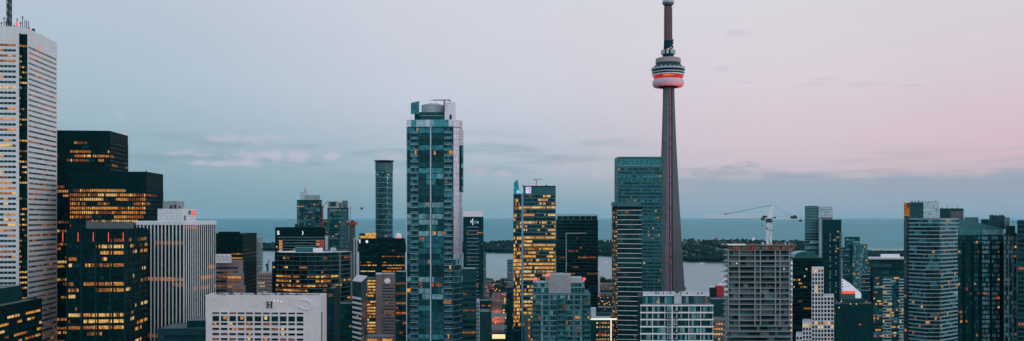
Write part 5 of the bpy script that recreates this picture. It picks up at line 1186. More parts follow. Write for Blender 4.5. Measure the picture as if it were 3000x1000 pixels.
pe2 = boxF(2941.5, 2979, Ye-12, 26, 0)
fe2 = dict(fe, strips=[], colpal=bays([(0, 1, [('g_pale', 3), ('g_greypale', 3), ('g_grey', 2), ('g_dk2', 2)])]), pier=(3.4, .3, .3, 'slab'), slab=(.3, .2, 'slab_dk'))
t49 = tower('pale_bay_condo', 'pale windowed condo wing second from the right edge', 'apartment tower', pe2, Zp(689, Ye-12), 'charcoal', {0: fe2}, fh=3.1, blank=.5, seed=90)
pbox(t49, 'rooftop_plant', 2946, 2974, Ye-2, 10, Zp(689, Ye)+.5, Zp(662, Ye), 'charcoal')
t50 = tower('edge_dark_condo', 'darkest condo, cut off by the right edge of the picture', 'apartment tower', boxF(2980, 3060, Ye-20, 26, 0), Zp(650, Ye-20), 'black2', {0: dict(pw=1.8, gap=.5, sh=.6, wh=2, pal='black', lit=.05, lp='home', slab=(.25, .2, 'slab_dk'))}, fh=3.1, blank=2, seed=91)
mb = MB(); x, y = P(2967, Ye); 
for dx in (0, 3.5, 6): mb.tube((x+dx, y, Zp(660, Ye)), (x+dx, y, Zp(645, Ye)), .15, 'steel_dk', 4)
mb.tube((x, y, Zp(652, Ye)), (x+6, y, Zp(652, Ye)), .15, 'steel_dk', 4); mb.build('roof_frame', t49)

# ================================================================== STREETS AND LOW CITY
SHORE = 1880
def struct(name, mb, smooth=False): o = mb.build(name, None, smooth); o['kind'] = 'structure'; return o
XB = P(1990, 1660)[0]; SH2 = 1660      # the shore steps in towards the viewer west of the needle tower
mb = MB(); mb.face([(-7000, -5000, 0), (7000, -5000, 0), (7000, SH2, 0), (XB, SH2, 0), (XB-25, SHORE, 0), (-7000, SHORE, 0)], 'ground'); struct('ground', mb)
mb = MB(); mb.box(-7000, XB-25, SHORE, SHORE+3, -2, .6, 'concrete_dk'); mb.box(XB+.5, 7000, SH2, SH2+3, -2, .6, 'concrete_dk')
mb.hexa([(XB-25, SHORE, -2), (XB, SH2, -2), (XB+3, SH2, -2), (XB-22, SHORE+3, -2), (XB-25, SHORE, .59), (XB, SH2, .59), (XB+3, SH2, .59), (XB-22, SHORE+3, .59)], 'concrete_dk'); struct('quay', mb)
# avenue running south to the lake
def col_x(px, Y): return P(px, Y)[0]
mb = MB(); mb.face([(col_x(1437, 1300)-2, 900, .006), (col_x(1470, 1300)+2, 900, .006), (col_x(1470, 1300)+2, 1700, .006), (col_x(1437, 1300)-2, 1700, .006)], 'asphalt_glow'); struct('road', mb)
xr0, xr1 = col_x(1437, 1300)-2, col_x(1470, 1300)+2
mb = MB()
for x in (xr0-3.2, xr1): mb.box(x, x+3.2, 900, 1700, .004, .14, 'concrete_dk')
struct('pavement', mb)
mb = MB()
for i in range(60): y = 920+i*12; mb.face([((xr0+xr1)/2-.1, y, .012), ((xr0+xr1)/2+.1, y, .012), ((xr0+xr1)/2+.1, y+5, .012), ((xr0+xr1)/2-.1, y+5, .012)], 'paint')
struct('road_marking', mb)
# elevated roadway crossing the avenue
def deck(name, label, Y, z, w, x0, x1, matside):
    r = thing(name, label, 'bridge', ((x0+x1)/2, Y, 0)); mb = MB(); mb.box(x0, x1, Y, Y+w, z-1.6, z, 'concrete_dk'); mb.build('deck', r)
    for yy in (Y-.25, Y+w-.1): mb = MB(); mb.box(x0, x1, yy, yy+.3, z-1.7, z+1.0, matside); mb.build('parapet', r)
    x = x0+15
    while x < x1: 
        mb = MB(); mb.box(x-1, x+1, Y+2, Y+4, 0, z-1.6, 'concrete_dk'); mb.box(x-1, x+1, Y+w-4, Y+w-2, 0, z-1.6, 'concrete_dk'); mb.box(x-1.2, x+1.2, Y+1, Y+w-1, z-2.6, z-1.6, 'concrete_dk')
        if not (xr0 < x < xr1): mb.build('pier', r)
        x += 30
    return r
deck('elevated_highway', 'pale elevated highway crossing the red lit avenue', 1190, 12, 22, -420, 420, 'palegrey')
deck('rail_bridge', 'lower grey rail bridge nearer than the elevated highway', 1085, 9, 14, -420, 420, 'slab')
# low hall with glowing window
gh = tower('glowing_hall', 'low hall with one wide cream glowing window at the bottom edge of the avenue', 'building', boxF(1438, 1486, 1012, 14, 0), 11.5, 'black2', {}, seed=101)
mb = MB(); mb.box(col_x(1442, 1011.6), col_x(1480, 1011.6), 1011.5, 1011.9, 5.2, 10.4, 'glow_win')
for i in range(1, 5): x = col_x(1442+i*7.6, 1011.4); mb.box(x-.1, x+.1, 1011.3, 1011.49, 5.2, 10.4, 'palegrey')
mb.build('window', gh)
low = [
 (1424, 1442, 1770, 16, 'pinkbrown', .5, 'pale low block with red lights near the shore, left side of the avenue'),
 (1446, 1466, 1720, 14, 'charcoal', .45, 'dark low block in the middle of the view down the avenue to the lake'),
 (1466, 1489, 1790, 20, 'charcoal', .2, 'grey teal warehouse at the lake end of the avenue, right side'),
 (1424, 1434, 1560, 12, 'pinkbrown', .5, 'small rose coloured building left of the avenue lamps'),
 (1464, 1486, 1500, 13, 'pinkbrown', .4, 'rose coloured low building right of the avenue lamps'),
 (1420, 1484, 1445, 7, 'pinkbrown', .5, 'long low rose coloured shed closing the far end of the avenue'),
 (1470, 1486, 1290, 17, 'black2', .15, 'dark low building right of the red lit road surface'),
 (1417, 1434, 1270, 15, 'black2', .2, 'dark low building left of the red lit road surface'),
 (1756, 1798, 1760, 12, 'pinkbrown', .35, 'long rose and brown building near the shore, right of the wide dark office'),
 (1756, 1798, 1560, 9, 'charcoal', .2, 'dark flat building with scattered lamps behind the light framed building'),
 (1750, 1800, 1330, 8, 'charcoal', .15, 'low flat roofed shed behind the light framed building'),
 (1752, 1790, 1150, 10, 'midgrey', .1, 'grey flat roofed block just behind the light framed building'),
 (2005, 2078, 1500, 10, 'charcoal', .1, 'low dark lakeside shed right of the needle tower'),
]
for i, (a, b, Y, h, mt, lt, lb) in enumerate(low):
    tower('low_rise_building', lb, 'low building', boxF(a, b, Y, 22, 0), h, mt, {0: dict(pw=2.6, gap=1.1, sh=1, wh=1.8, pal='dark', lit=lt, lp='home', run=.2)}, fh=3.6, blank=.6, seed=200+i, zlow=0, parapet=.5)
# street lamps
def lamp(px, Y, h, label, mat='lamp_o', s=.9, grp='street lamps in the low streets by the lake'):
    x, y = P(px, Y); r = thing('street_lamp', label, 'street lamp', (x, y, 0), grp)
    mb = MB(); mb.tube((x, y, 0), (x, y, h), .14, 'steel_dk', 5); mb.tube((x, y, h), (x-1.2, y, h+.5), .09, 'steel_dk', 4); mb.build('pole', r)
    mb = MB(); mb.ball((x-1.3, y, h+.3), s, mat, 8); mb.build('lamp_head', r); return r
for i in range(8):
    Y = 1225+i*34; lamp(1500+F*(xr0-1.5)/Y, Y, 9, 'orange street lamp in the row down the left kerb of the avenue', s=1.15)
for i in range(8):
    Y = 1215+i*36; lamp(1500+F*(xr1+2.6)/Y, Y, 9, 'orange street lamp in the row down the right kerb of the avenue', s=1.15)
for px, Y, m_, c_ in ((1427, 1650, 'lamp_r', 'red'), (1445, 1660, 'lamp_r', 'red'), (1447, 1600, 'lamp_r', 'red'), (1457, 1590, 'lamp_o', 'orange'), (1449, 1700, 'lamp_o', 'orange'), (1431, 1570, 'lamp_r', 'red'), (1466, 1560, 'lamp_o', 'orange'), (1476, 1480, 'lamp_r', 'red'), (1453, 1560, 'lamp_o', 'orange'), (1480, 1470, 'lamp_r', 'red')):
    lamp(px, Y, 15, c_+' lamp among the low buildings past the end of the avenue', m_, .85)
for px, Y in ((1762, 1500), (1765, 1440), (1775, 1390), (1781, 1400), (1787, 1420), (1773, 1380), (1789, 1380), (1757, 1390), (1783, 1500), (1791, 1700), (1769, 1430)):
    lamp(px, Y, 8, 'warm lamp in the yards right of the wide dark office', 'lamp_o', .7)
for px, Y in ((1441, 1150), (1455, 1140), (1440, 1100), (1484, 1195)): lamp(px, Y, 8, 'warm lamp near the elevated highway', 'lamp_o' if px != 1484 else 'glow_cream', .8)
for i in range(8):
    x, y = P(1452+R.random()*6, 1230+i*22); li = bpy.data.lights.new('street_glow', 'POINT'); li.energy = 16000; li.color = (1, .3, .14); li.shadow_soft_size = 1.5
    if i % 2 == 0: o = bpy.data.objects.new('street_glow', li); o.location = (x, y, 9); COL.objects.link(o)
# cars on the avenue
def car(px, Y, mat, label, lead=None):
    x, y = P(px, Y)
    r = thing('parked_car', label, 'car', (x, y, 0), 'cars on the avenue')
    mb = MB(); mb.hexa([(x-.9, y-2.2, .35), (x+.9, y-2.2, .35), (x+.9, y+2.2, .35), (x-.9, y+2.2, .35), (x-.88, y-2.1, .95), (x+.88, y-2.1, .95), (x+.88, y+2.1, .95), (x-.88, y+2.1, .95)], mat); mb.build('body', r)
    mb = MB(); mb.hexa([(x-.82, y-1.5, .95), (x+.82, y-1.5, .95), (x+.82, y+1.2, .95), (x-.82, y+1.2, .95), (x-.65, y-.9, 1.45), (x+.65, y-.9, 1.45), (x+.65, y+.6, 1.45), (x-.65, y+.6, 1.45)], 'g_dark'); mb.build('cabin', r)
    for sx_ in (-1, 1):
        for sy_ in (-1.4, 1.4): mb = MB(); mb.tube((x+sx_*.75, y+sy_, .33), (x+sx_*.95, y+sy_, .33), .33, 'tyre', 10); mb.build('wheel', r)
        mb = MB(); mb.box(x+sx_*.6-.15, x+sx_*.6+.15, y-2.26, y-2.21, .65, .85, 'lamp_r'); mb.build('tail_light', r)
for i, (px, Y, mt, lb) in enumerate(((1446, 1240, 'white', 'white car in the left lane of the avenue, nearest the highway'), (1447, 1275, 'navy', 'dark car in the left lane of the avenue behind the white one'), (1461, 1255, 'redpaint', 'red car in the right lane of the avenue'), (1460, 1300, 'palegrey', 'silver car in the right lane of the avenue, farther off'), (1448, 1330, 'charcoal', 'farthest dark car in the left lane of the avenue'))):
    car(px, Y, mt, lb)
# trees on the shore
def leaf_mats():
    M['leaf'] = surf('leaves', (.004, .03, .03), .8, var=.5, scale=.3, fine=2); M['leaf2'] = surf('leaves_light', (.008, .045, .042), .8, var=.5, scale=.3, fine=2)
leaf_mats()
def tree(px, Y, h, label, seed):
    rr = random.Random(seed); x, y = P(px, Y); r = thing('tree', label, 'tree', (x, y, 0), 'trees along the city shore')
    mb = MB(); mb.tube((x, y, 0), (x+rr.random(), y, h*.6), .45, 'bark', 6, .2)
    for i in range(4): a = rr.random()*6.28; mb.tube((x, y, h*.35), (x+cos(a)*h*.25, y+sin(a)*h*.25, h*.7), .2, 'bark', 4, .08)
    mb.build('trunk', r); mb = MB()
    cl = [(rr.gauss(0, h*.19), rr.gauss(0, h*.19), h*(.5+.42*rr.random()), h*(.13+.1*rr.random())) for _ in range(9)]
    for cx_, cy_, cz_, cr_ in cl:
        mk = rr.choice(['leaf', 'leaf', 'leaf2'])
        for _ in range(60):
            a, b_ = rr.random()*6.28, math.asin(rr.uniform(-1, 1)); q_ = cr_*(.75+.35*rr.random()); p = (x+cx_+q_*cos(a)*cos(b_), y+cy_+q_*sin(a)*cos(b_), cz_+q_*sin(b_)*.8)
            s_ = .5+.5*rr.random(); v1 = [rr.gauss(0, s_) for _ in range(3)]; v2 = [rr.gauss(0, s_) for _ in range(3)]
            mb.face([p, tuple(p[j]+v1[j] for j in range(3)), tuple(p[j]+v1[j]+v2[j] for j in range(3)), tuple(p[j]+v2[j] for j in range(3))], mk)
    mb.build('crown', r)
for i, (px, h, lb) in enumerate(((1757, 17, 'broad dark tree on the shore just right of the thin white tower'), (1763, 20, 'tallest dark tree on the shore right of the thin white tower'), (1769, 15, 'round dark shore tree, third right of the thin white tower'), (1778, 12, 'small dark shore tree in the dip of the row'), (1785, 15, 'dark shore tree left of the white lined tower'), (1792, 16, 'dark shore tree against the white lined tower'),
                             (1427, 15, 'dark shore tree at the left end of the avenue view'), (1432, 18, 'taller dark shore tree left of the avenue lamps'), (1441, 13, 'dark shore tree above the red lamps of the avenue'), (1452, 12, 'small shore tree in the middle of the avenue view'), (1461, 13, 'dark shore tree right of the avenue middle'), (1998, 14, 'dark shore tree right of the needle tower foot'))):
    tree(px, 1835+(i % 3)*8 if px < 1990 else 1636, h, lb, 300+i)

# ================================================================== LAKE AND ISLANDS
W = 250000
wm, nt, b = base_mat('lake_water')
tc = nt.nodes.new('ShaderNodeTexCoord'); sp = nt.nodes.new('ShaderNodeSeparateXYZ'); nt.links.new(tc.outputs['Object'], sp.inputs[0])
open_ = nt.nodes.new('ShaderNodeMapRange'); open_.interpolation_type = 'SMOOTHSTEP'; open_.inputs[1].default_value = 3700; open_.inputs[2].default_value = 4500
nt.links.new(sp.outputs[1], open_.inputs[0])
mp = nt.nodes.new('ShaderNodeMapping'); mp.inputs['Scale'].default_value = (.02, .006, 1); nt.links.new(tc.outputs['Object'], mp.inputs[0])
n1 = nt.nodes.new('ShaderNodeTexNoise'); n1.inputs['Scale'].default_value = 1; n1.inputs['Detail'].default_value = 6; nt.links.new(mp.outputs[0], n1.inputs['Vector'])
mp2 = nt.nodes.new('ShaderNodeMapping'); mp2.inputs['Scale'].default_value = (.0012, .0008, 1); nt.links.new(tc.outputs['Object'], mp2.inputs[0])
n2 = nt.nodes.new('ShaderNodeTexNoise'); n2.inputs['Scale'].default_value = 1; n2.inputs['Detail'].default_value = 4; nt.links.new(mp2.outputs[0], n2.inputs['Vector'])
mx = nt.nodes.new('ShaderNodeMix'); mx.data_type = 'RGBA'; mx.inputs[6].default_value = (.055, .18, .21, 1); mx.inputs[7].default_value = (.02, .21, .255, 1)
nt.links.new(open_.outputs[0], mx.inputs[0])
r = nt.nodes.new('ShaderNodeMapRange'); r.inputs[1].default_value = .3; r.inputs[2].default_value = .7; r.inputs[3].default_value = .85; r.inputs[4].default_value = 1.15; nt.links.new(n2.outputs[0], r.inputs[0])
ml = nt.nodes.new('ShaderNodeMix'); ml.data_type = 'RGBA'; ml.blend_type = 'MULTIPLY'; ml.inputs[0].default_value = 1; nt.links.new(mx.outputs[2], ml.inputs[6]); nt.links.new(r.outputs[0], ml.inputs[7])
nt.links.new(ml.outputs[2], b.inputs['Base Color'])
rg = nt.nodes.new('ShaderNodeMapRange'); rg.inputs[3].default_value = .32; rg.inputs[4].default_value = .5; nt.links.new(open_.outputs[0], rg.inputs[0]); nt.links.new(rg.outputs[0], b.inputs['Roughness'])
sl = nt.nodes.new('ShaderNodeMapRange'); sl.inputs[3].default_value = .34; sl.inputs[4].default_value = .10; nt.links.new(open_.outputs[0], sl.inputs[0]); nt.links.new(sl.outputs[0], b.inputs['Specular IOR Level']); b.inputs['Specular Tint'].default_value = (.75, 1, 1, 1)
bp = nt.nodes.new('ShaderNodeBump'); bp.inputs['Strength'].default_value = .5; bp.inputs['Distance'].default_value = .6; nt.links.new(n1.outputs[0], bp.inputs['Height']); nt.links.new(bp.outputs[0], b.inputs['Normal'])
M['water'] = wm
mb = MB(); mb.face([(-W, SH2-8, -1.2), (W, SH2-8, -1.2), (W, W, -1.2), (-W, W, -1.2)], 'water')
struct('lake_water', mb)
near = [(-500, 3950), (700, 3850), (1400, 3650), (1700, 3450), (1800, 3250), (1960, 2900), (2100, 2830), (2200, 2850), (2320, 3000), (2560, 3150), (2700, 3250), (3400, 3400)]
far = [(-500, 4700), (700, 4700), (1400, 5050), (1800, 5300), (2150, 5500), (2330, 5300), (2420, 4300), (2560, 3650), (2700, 3560), (3400, 3700)]
def lin(t, px):
    for (a, b_), (c, d_) in zip(t, t[1:]):
        if a <= px <= c: return b_+(d_-b_)*(px-a)/(c-a)
    return t[-1][1]
M['shorebank'] = surf('island_ground', (.03, .06, .05), .9, var=.3, scale=.01, fine=.05)
mb = MB(); cols = [(-500+i*40) for i in range(98)]
for a, c in zip(cols, cols[1:]):
    q = [P(a, lin(near, a)), P(c, lin(near, c)), P(c, lin(far, c)), P(a, lin(far, a))]
    mb.hexa([(x, y, -3) for x, y in q]+[(x, y, 1.0) for x, y in q], 'shorebank')
struct('island_ground', mb)
# island woodland: one far-off mass of tree crowns
M['wood'] = surf('island_leaves', (.002, .030, .034), .95, var=.35, scale=.02, fine=.12, spec=.05)
M['wood2'] = surf('island_leaves_light', (.004, .040, .044), .95, var=.35, scale=.02, fine=.12, spec=.05)
rr = random.Random(5)
t_ = (1+5**.5)/2
ico = [(-1, t_, 0), (1, t_, 0), (-1, -t_, 0), (1, -t_, 0), (0, -1, t_), (0, 1, t_), (0, -1, -t_), (0, 1, -t_), (t_, 0, -1), (t_, 0, 1), (-t_, 0, -1), (-t_, 0, 1)]
ico = [tuple(c/math.sqrt(1+t_*t_) for c in v) for v in ico]
icf = [(0, 11, 5), (0, 5, 1), (0, 1, 7), (0, 7, 10), (0, 10, 11), (1, 5, 9), (5, 11, 4), (11, 10, 2), (10, 7, 6), (7, 1, 8), (3, 9, 4), (3, 4, 2), (3, 2, 6), (3, 6, 8), (3, 8, 9), (4, 9, 5), (2, 4, 11), (6, 2, 10), (8, 6, 7), (9, 8, 1)]
mb = MB(); iw, iw2 = mb.mi('wood'), mb.mi('wood2')
cnt = 0
while cnt < 9000:
    px = rr.uniform(-200, 3100); yn, yf = lin(near, px), lin(far, px); v = rr.random()**1.3
    if rr.random() < .25: v = rr.random()*.06
    Y = yn+14+(yf-yn-28)*v
    big = .8+.36*(.5+.5*sin(px*.031+1.7*sin(px*.012)+Y*.004))
    h = (12+4.5*rr.random())*big*(.75 if px > 2380 else 1); x, y = P(px, Y); n = len(mb.v); sx_, sy_ = 5+6*rr.random(), 5+6*rr.random()
    for k in range(2):
        n = len(mb.v); ox_, oy_ = rr.gauss(0, 3), rr.gauss(0, 3); zc_ = h*(.55 if k == 0 else .72); sz = h*.5*(1 if k == 0 else .55)
        for a, b_, c in ico:
            j = .75+.5*rr.random(); mb.v.append((x+ox_+a*sx_*j*(1 if k == 0 else .6), y+oy_+b_*sy_*j, zc_+c*sz*j))
        mk = iw if rr.random() < .65 else iw2
        for f in icf: mb.f.append((n+f[0], n+f[1], n+f[2])); mb.m.append(mk)
    cnt += 1
o = mb.build('island_woodland'); o['kind'] = 'stuff'
tag(o, 'dark band of woodland covering the islands across the harbour', 'woodland')
# few small things on the islands; the red roof is added in place of a light
for i, (px, Y, m_, lb) in enumerate(((2097, 5350, 'redpaint', 'tiny red roof standing in for a red light on the island treetops line, left of the white crane'), (1757, 3500, 'white', 'small white island building left of the white lined tower'), (1768, 3420, 'white', 'second small white island building left of the white lined tower'), (1781, 3440, 'palegrey', 'small grey island building left of the white lined tower'), (2205, 5200, 'white', 'tiny white mark of a building on the island above the unfinished tower'))):
    x, y = P(px, Y); r = thing('island_house', lb, 'house', (x, y, 0)); hh = 22 if Y > 5000 else 9
    mb = MB(); mb.box(x-7, x+7, y-20, y-10, 0, hh, 'white' if m_ != 'redpaint' else 'pinkbrown'); mb.build('wall', r)
    mb = MB(); mb.prism([(x-8, y-21), (x+8, y-21), (x+8, y-9), (x-8, y-9)], hh+.01, lambda a, b_: hh+.8, m_)
    mb.face([(x-8, y-21, hh+.9), (x+8, y-21, hh+.9), (x+8, y-15, hh+4), (x-8, y-15, hh+4)], m_); mb.face([(x-8, y-9, hh+.9), (x-8, y-15, hh+4), (x+8, y-15, hh+4), (x+8, y-9, hh+.9)], m_); mb.build('roof', r)
# boats in the harbour
def boat(px, Y, label):
    x, y = P(px, Y); r = thing('boat', label, 'boat', (x, y, -1.2), 'small boats in the harbour')
    mb = MB(); mb.hexa([(x-5, y-1.4, -1.3), (x+4, y-1.4, -1.3), (x+4, y+1.4, -1.3), (x-5, y+1.4, -1.3), (x-6, y-1.8, .3), (x+6.5, y-.6, .3), (x+6.5, y+.6, .3), (x-6, y+1.8, .3)], 'white'); mb.build('hull', r)
    mb = MB(); mb.box(x-3, x+2, y-1.1, y+1.1, .3, 2.2, 'white'); mb.box(x-2.8, x+1.8, y-1.14, y-1.1, 1.1, 1.8, 'g_dark'); mb.build('cabin', r)
for px, Y, lb in ((2056, 2790, 'small white boat below the island shore, right of the needle tower'), (1462, 2950, 'small white boat on the harbour in the view down the avenue'), (1776, 2850, 'small white boat on the harbour right of the thin white tower')): boat(px, Y, lb)

# ================================================================== AIR
HZ = 0.000007
hz, nt, b = base_mat('haze_air'); nt.nodes.remove(b); out = nt.nodes['Material Output']
pv = nt.nodes.new('ShaderNodeVolumePrincipled'); pv.inputs['Color'].default_value = (.5, .85, 1, 1); pv.inputs['Density'].default_value = HZ; pv.inputs['Anisotropy'].default_value = 0
nt.links.new(pv.outputs[0], out.inputs['Volume']); M['haze'] = hz
USE_HAZE = True
if USE_HAZE:
    mb = MB(); mb.box(-W*1.02, W*1.02, -5200, W*1.02, -4.2, 640, 'haze'); o = mb.build('haze'); o['kind'] = 'stuff'; o['label'] = 'thin bluish evening haze over the lake and city'

# ================================================================== SKY, SUN, CAMERA
w = bpy.data.worlds.new('World'); SC.world = w; w.use_nodes = True; nt = w.node_tree
N = nt.nodes.new; K = nt.links.new
bg = nt.nodes['Background']
tc = N('ShaderNodeTexCoord'); sp = N('ShaderNodeSeparateXYZ'); K(tc.outputs['Generated'], sp.inputs[0])
def mth(op, a, b_=None, clamp=False):
    m = N('ShaderNodeMath'); m.operation = op; m.use_clamp = clamp
    for i, v in enumerate((a, b_)):
        if v is None: continue
        if isinstance(v, (int, float)): m.inputs[i].default_value = v
        else: K(v, m.inputs[i])
    return m.outputs[0]
X, Yy, Z = sp.outputs
az = mth('MULTIPLY', mth('ARCTAN2', X, Yy), 180/pi)          # degrees, 0 = south over the lake, + = west
el = mth('MULTIPLY', mth('ARCSINE', Z), 180/pi)
def ramp(stops):
    r = N('ShaderNodeValToRGB'); els = r.color_ramp.elements
    while len(els) < len(stops): els.new(.5)
    for e_, (p, c) in zip(els, stops): e_.position = p; e_.color = L(*c)
    r.color_ramp.interpolation = 'B_SPLINE'
    return r
def smooth(v, a, b_, lo=0, hi=1):
    m = N('ShaderNodeMapRange'); m.interpolation_type = 'SMOOTHSTEP'
    for i, q in ((1, a), (2, b_), (3, lo), (4, hi)): m.inputs[i].default_value = q
    K(v, m.inputs[0]); return m.outputs[0]
def mixc(f, a, b_):
    m = N('ShaderNodeMix'); m.data_type = 'RGBA'
    if isinstance(f, (int, float)): m.inputs[0].default_value = f
    else: K(f, m.inputs[0])
    for i, v in ((6, a), (7, b_)):
        if isinstance(v, tuple): m.inputs[i].default_value = v
        else: K(v, m.inputs[i])
    return m.outputs[2]
eln = mth('DIVIDE', el, 20.0, True)     # 0..20 degrees of height
# photo rows: y 0 is 14 deg, y 250 8.6 deg, y 450 4.2 deg, y 600 .85 deg
rl = ramp([(0, (112, 150, 163)), (.06, (116, 153, 166)), (.20, (140, 168, 183)), (.42, (165, 186, 200)), (.70, (178, 190, 205)), (1, (188, 193, 210))])
rc = ramp([(0, (120, 156, 168)), (.06, (132, 161, 173)), (.16, (164, 181, 194)), (.34, (193, 197, 211)), (.60, (204, 204, 215)), (1, (208, 209, 219))])
rr2 = ramp([(0, (126, 158, 172)), (.06, (148, 166, 178)), (.14, (198, 184, 194)), (.26, (208, 190, 200)), (.42, (211, 201, 210)), (.65, (210, 206, 213)), (1, (208, 208, 217))])
rfar = ramp([(0, (126, 156, 170)), (.06, (150, 162, 176)), (.14, (200, 172, 184)), (.26, (209, 184, 195)), (.42, (209, 195, 204)), (.65, (207, 201, 208)), (1, (204, 205, 213))])
for r_ in (rl, rc, rr2, rfar): K(eln, r_.inputs[0])
c1 = mixc(smooth(az, -28, 2), rl.outputs[0], rc.outputs[0])
c2 = mixc(smooth(az, -2, 18), c1, rr2.outputs[0])
c2 = mixc(smooth(az, 16, 36), c2, rfar.outputs[0])
tint3 = lambda c, k: (c[0]*k, c[1]*k, c[2]*k, 1)
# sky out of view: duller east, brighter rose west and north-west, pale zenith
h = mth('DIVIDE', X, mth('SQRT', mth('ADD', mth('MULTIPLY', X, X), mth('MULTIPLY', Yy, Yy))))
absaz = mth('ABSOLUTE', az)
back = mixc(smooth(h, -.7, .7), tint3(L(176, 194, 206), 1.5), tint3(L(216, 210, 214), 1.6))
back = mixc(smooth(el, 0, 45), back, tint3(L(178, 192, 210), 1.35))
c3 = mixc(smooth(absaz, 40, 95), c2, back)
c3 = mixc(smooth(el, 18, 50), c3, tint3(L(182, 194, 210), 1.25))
# cloud fields, in azimuth and elevation
cv = N('ShaderNodeCombineXYZ'); K(az, cv.inputs[0]); K(el, cv.inputs[1])
def noise(sx_, sy_, det, off=0, rough=.55):
    m = N('ShaderNodeMapping'); m.inputs['Scale'].default_value = (sx_, sy_, 1); m.inputs['Location'].default_value = (off, off*.7, off*1.3); K(cv.outputs[0], m.inputs[0])
    n = N('ShaderNodeTexNoise'); n.inputs['Scale'].default_value = 1; n.inputs['Detail'].default_value = det; n.inputs['Roughness'].default_value = rough; K(m.outputs[0], n.inputs['Vector']); return n.outputs[0]
def band(v, a, b_, c, d_): return mth('MULTIPLY', smooth(v, a, b_), smooth(v, c, d_, 1, 0))
# low grey-blue bank under the rose sky on the right
edge = mth('ADD', mth('MULTIPLY', mth('SUBTRACT', noise(.22, .5, 6, 3.1), .5), 1.9), 2.75)
bank = mth('MULTIPLY', smooth(mth('SUBTRACT', edge, el), -.25, .6), band(az, 5, 14, 60, 80))
c4 = mixc(mth('MULTIPLY', bank, .85), c3, L(143, 160, 177))
# streaks at its top
st_ = mth('MULTIPLY', smooth(noise(.16, 2.4, 5, 8.4), .47, .6), mth('MULTIPLY', band(el, 1.2, 2.4, 3.3, 4.6), band(az, 3, 12, 60, 80)))
c4 = mixc(mth('MULTIPLY', st_, .25), c4, L(140, 155, 170))
# grey-blue undersides, then soft rose-lit puffs standing in them
und = mth('MULTIPLY', smooth(noise(.14, 1.3, 5, 5.2), .45, .65), mth('MULTIPLY', band(el, 1.6, 3.4, 4.6, 6.2), band(az, -30, -22, 2, 12)))
c5 = mixc(mth('MULTIPLY', und, .45), c4, L(124, 153, 167))
pn = mth('MULTIPLY', mth('SUBTRACT', noise(1.0, 2.3, 7, 1.9, .68), .5), 6.0)
def puffs(items, sharp=2.0):
    tot = None
    for px, py, hw, hh in items:
        a0, e0 = math.degrees(math.atan((px-1500)/F)), math.degrees(math.atan((HY-py)/F*cos(math.atan((px-1500)/F))))
        wa, we = math.degrees(hw/F)*cos(radians(a0))**2, math.degrees(hh/F)
        da = mth('DIVIDE', mth('SUBTRACT', az, a0), wa); de = mth('DIVIDE', mth('SUBTRACT', el, e0), we)
        q = mth('SUBTRACT', 1.0, mth('ADD', mth('MULTIPLY', da, da), mth('MULTIPLY', de, de)))
        v = smooth(mth('ADD', q, pn), -.7, sharp)
        tot = v if tot is None else mth('MAXIMUM', tot, v)
    return tot
pf1 = puffs([(700, 408, 95, 13), (795, 400, 34, 13), (715, 466, 62, 24), (800, 456, 42, 15), (878, 462, 40, 18), (975, 460, 36, 11), (1140, 455, 60, 13), (560, 450, 60, 10), (640, 480, 90, 9)])
c5 = mixc(mth('MULTIPLY', pf1, .85), c5, L(190, 187, 199))
pf2 = puffs([(345, 336, 22, 12), (1658, 490, 48, 20), (1752, 512, 22, 14), (1400, 500, 40, 12), (1475, 506, 26, 10)])
c5 = mixc(mth('MULTIPLY', pf2, .6), c5, L(196, 182, 194))
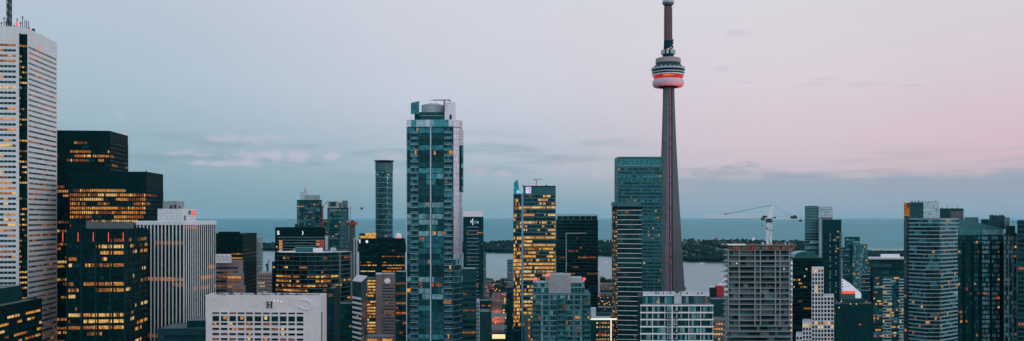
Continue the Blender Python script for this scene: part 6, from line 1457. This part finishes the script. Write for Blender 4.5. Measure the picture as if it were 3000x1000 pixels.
# darker tops along the low bank and thin wisps higher up, right of the needle
pf3 = puffs([(2130, 505, 150, 20), (2190, 490, 40, 14), (2330, 517, 110, 8), (2560, 528, 140, 8), (2860, 530, 120, 12), (2000, 530, 120, 14)])
c5 = mixc(mth('MULTIPLY', pf3, .7), c5, L(146, 158, 174))
pf4 = puffs([(2180, 243, 34, 5), (2362, 248, 46, 5), (2415, 231, 40, 5), (2545, 246, 60, 6), (2660, 251, 50, 4), (2165, 95, 34, 12), (2110, 203, 24, 8)])
c5 = mixc(mth('MULTIPLY', pf4, .32), c5, L(160, 164, 178))
# faint overall mottling
mot = mth('ADD', mth('MULTIPLY', mth('SUBTRACT', noise(.1, .35, 5, 2), .5), .08), 1)
vm = N('ShaderNodeVectorMath'); vm.operation = 'SCALE'; K(c5, vm.inputs[0]); K(mot, vm.inputs[3])
# physical dusk sky, very low sun behind the camera to the right, adds a little warmth in the west
ns = N('ShaderNodeTexSky'); ns.sky_type = 'NISHITA'; ns.sun_disc = False; ns.sun_elevation = radians(3); ns.sun_rotation = radians(125)
vs = N('ShaderNodeVectorMath'); vs.operation = 'SCALE'; K(ns.outputs[0], vs.inputs[0]); vs.inputs[3].default_value = .004
va = N('ShaderNodeVectorMath'); va.operation = 'ADD'; K(vm.outputs[0], va.inputs[0]); K(vs.outputs[0], va.inputs[1])
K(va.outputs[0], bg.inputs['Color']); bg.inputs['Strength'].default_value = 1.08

sun = bpy.data.lights.new('sun', 'SUN'); sun.energy = .7; sun.angle = radians(25); sun.color = (1, .91, .90)
so = bpy.data.objects.new('sun', sun); COL.objects.link(so)
from mathutils import Vector
so.rotation_euler = Vector((.78, -.58, .22)).to_track_quat('Z', 'Y').to_euler()

cam = bpy.data.cameras.new('camera'); co = bpy.data.objects.new('camera', cam); COL.objects.link(co)
co.location = (0, 0, CH); co.rotation_euler = (pi/2, 0, 0)
cam.sensor_width = 36; cam.lens = 36*F/3000; cam.shift_y = (HY-500)/3000; cam.clip_start = 1; cam.clip_end = 600000
SC.camera = co
SC.view_settings.view_transform = 'Standard'; SC.view_settings.look = 'None'; SC.view_settings.exposure = 0; SC.view_settings.gamma = 1
for o in list(bpy.data.objects):
    if '_org' in o: del o['_org']
    if 'z1' in o: del o['z1']
try:
    SC.cycles.max_bounces = 6; SC.cycles.volume_bounces = 0; SC.cycles.use_denoising = True
except Exception: pass
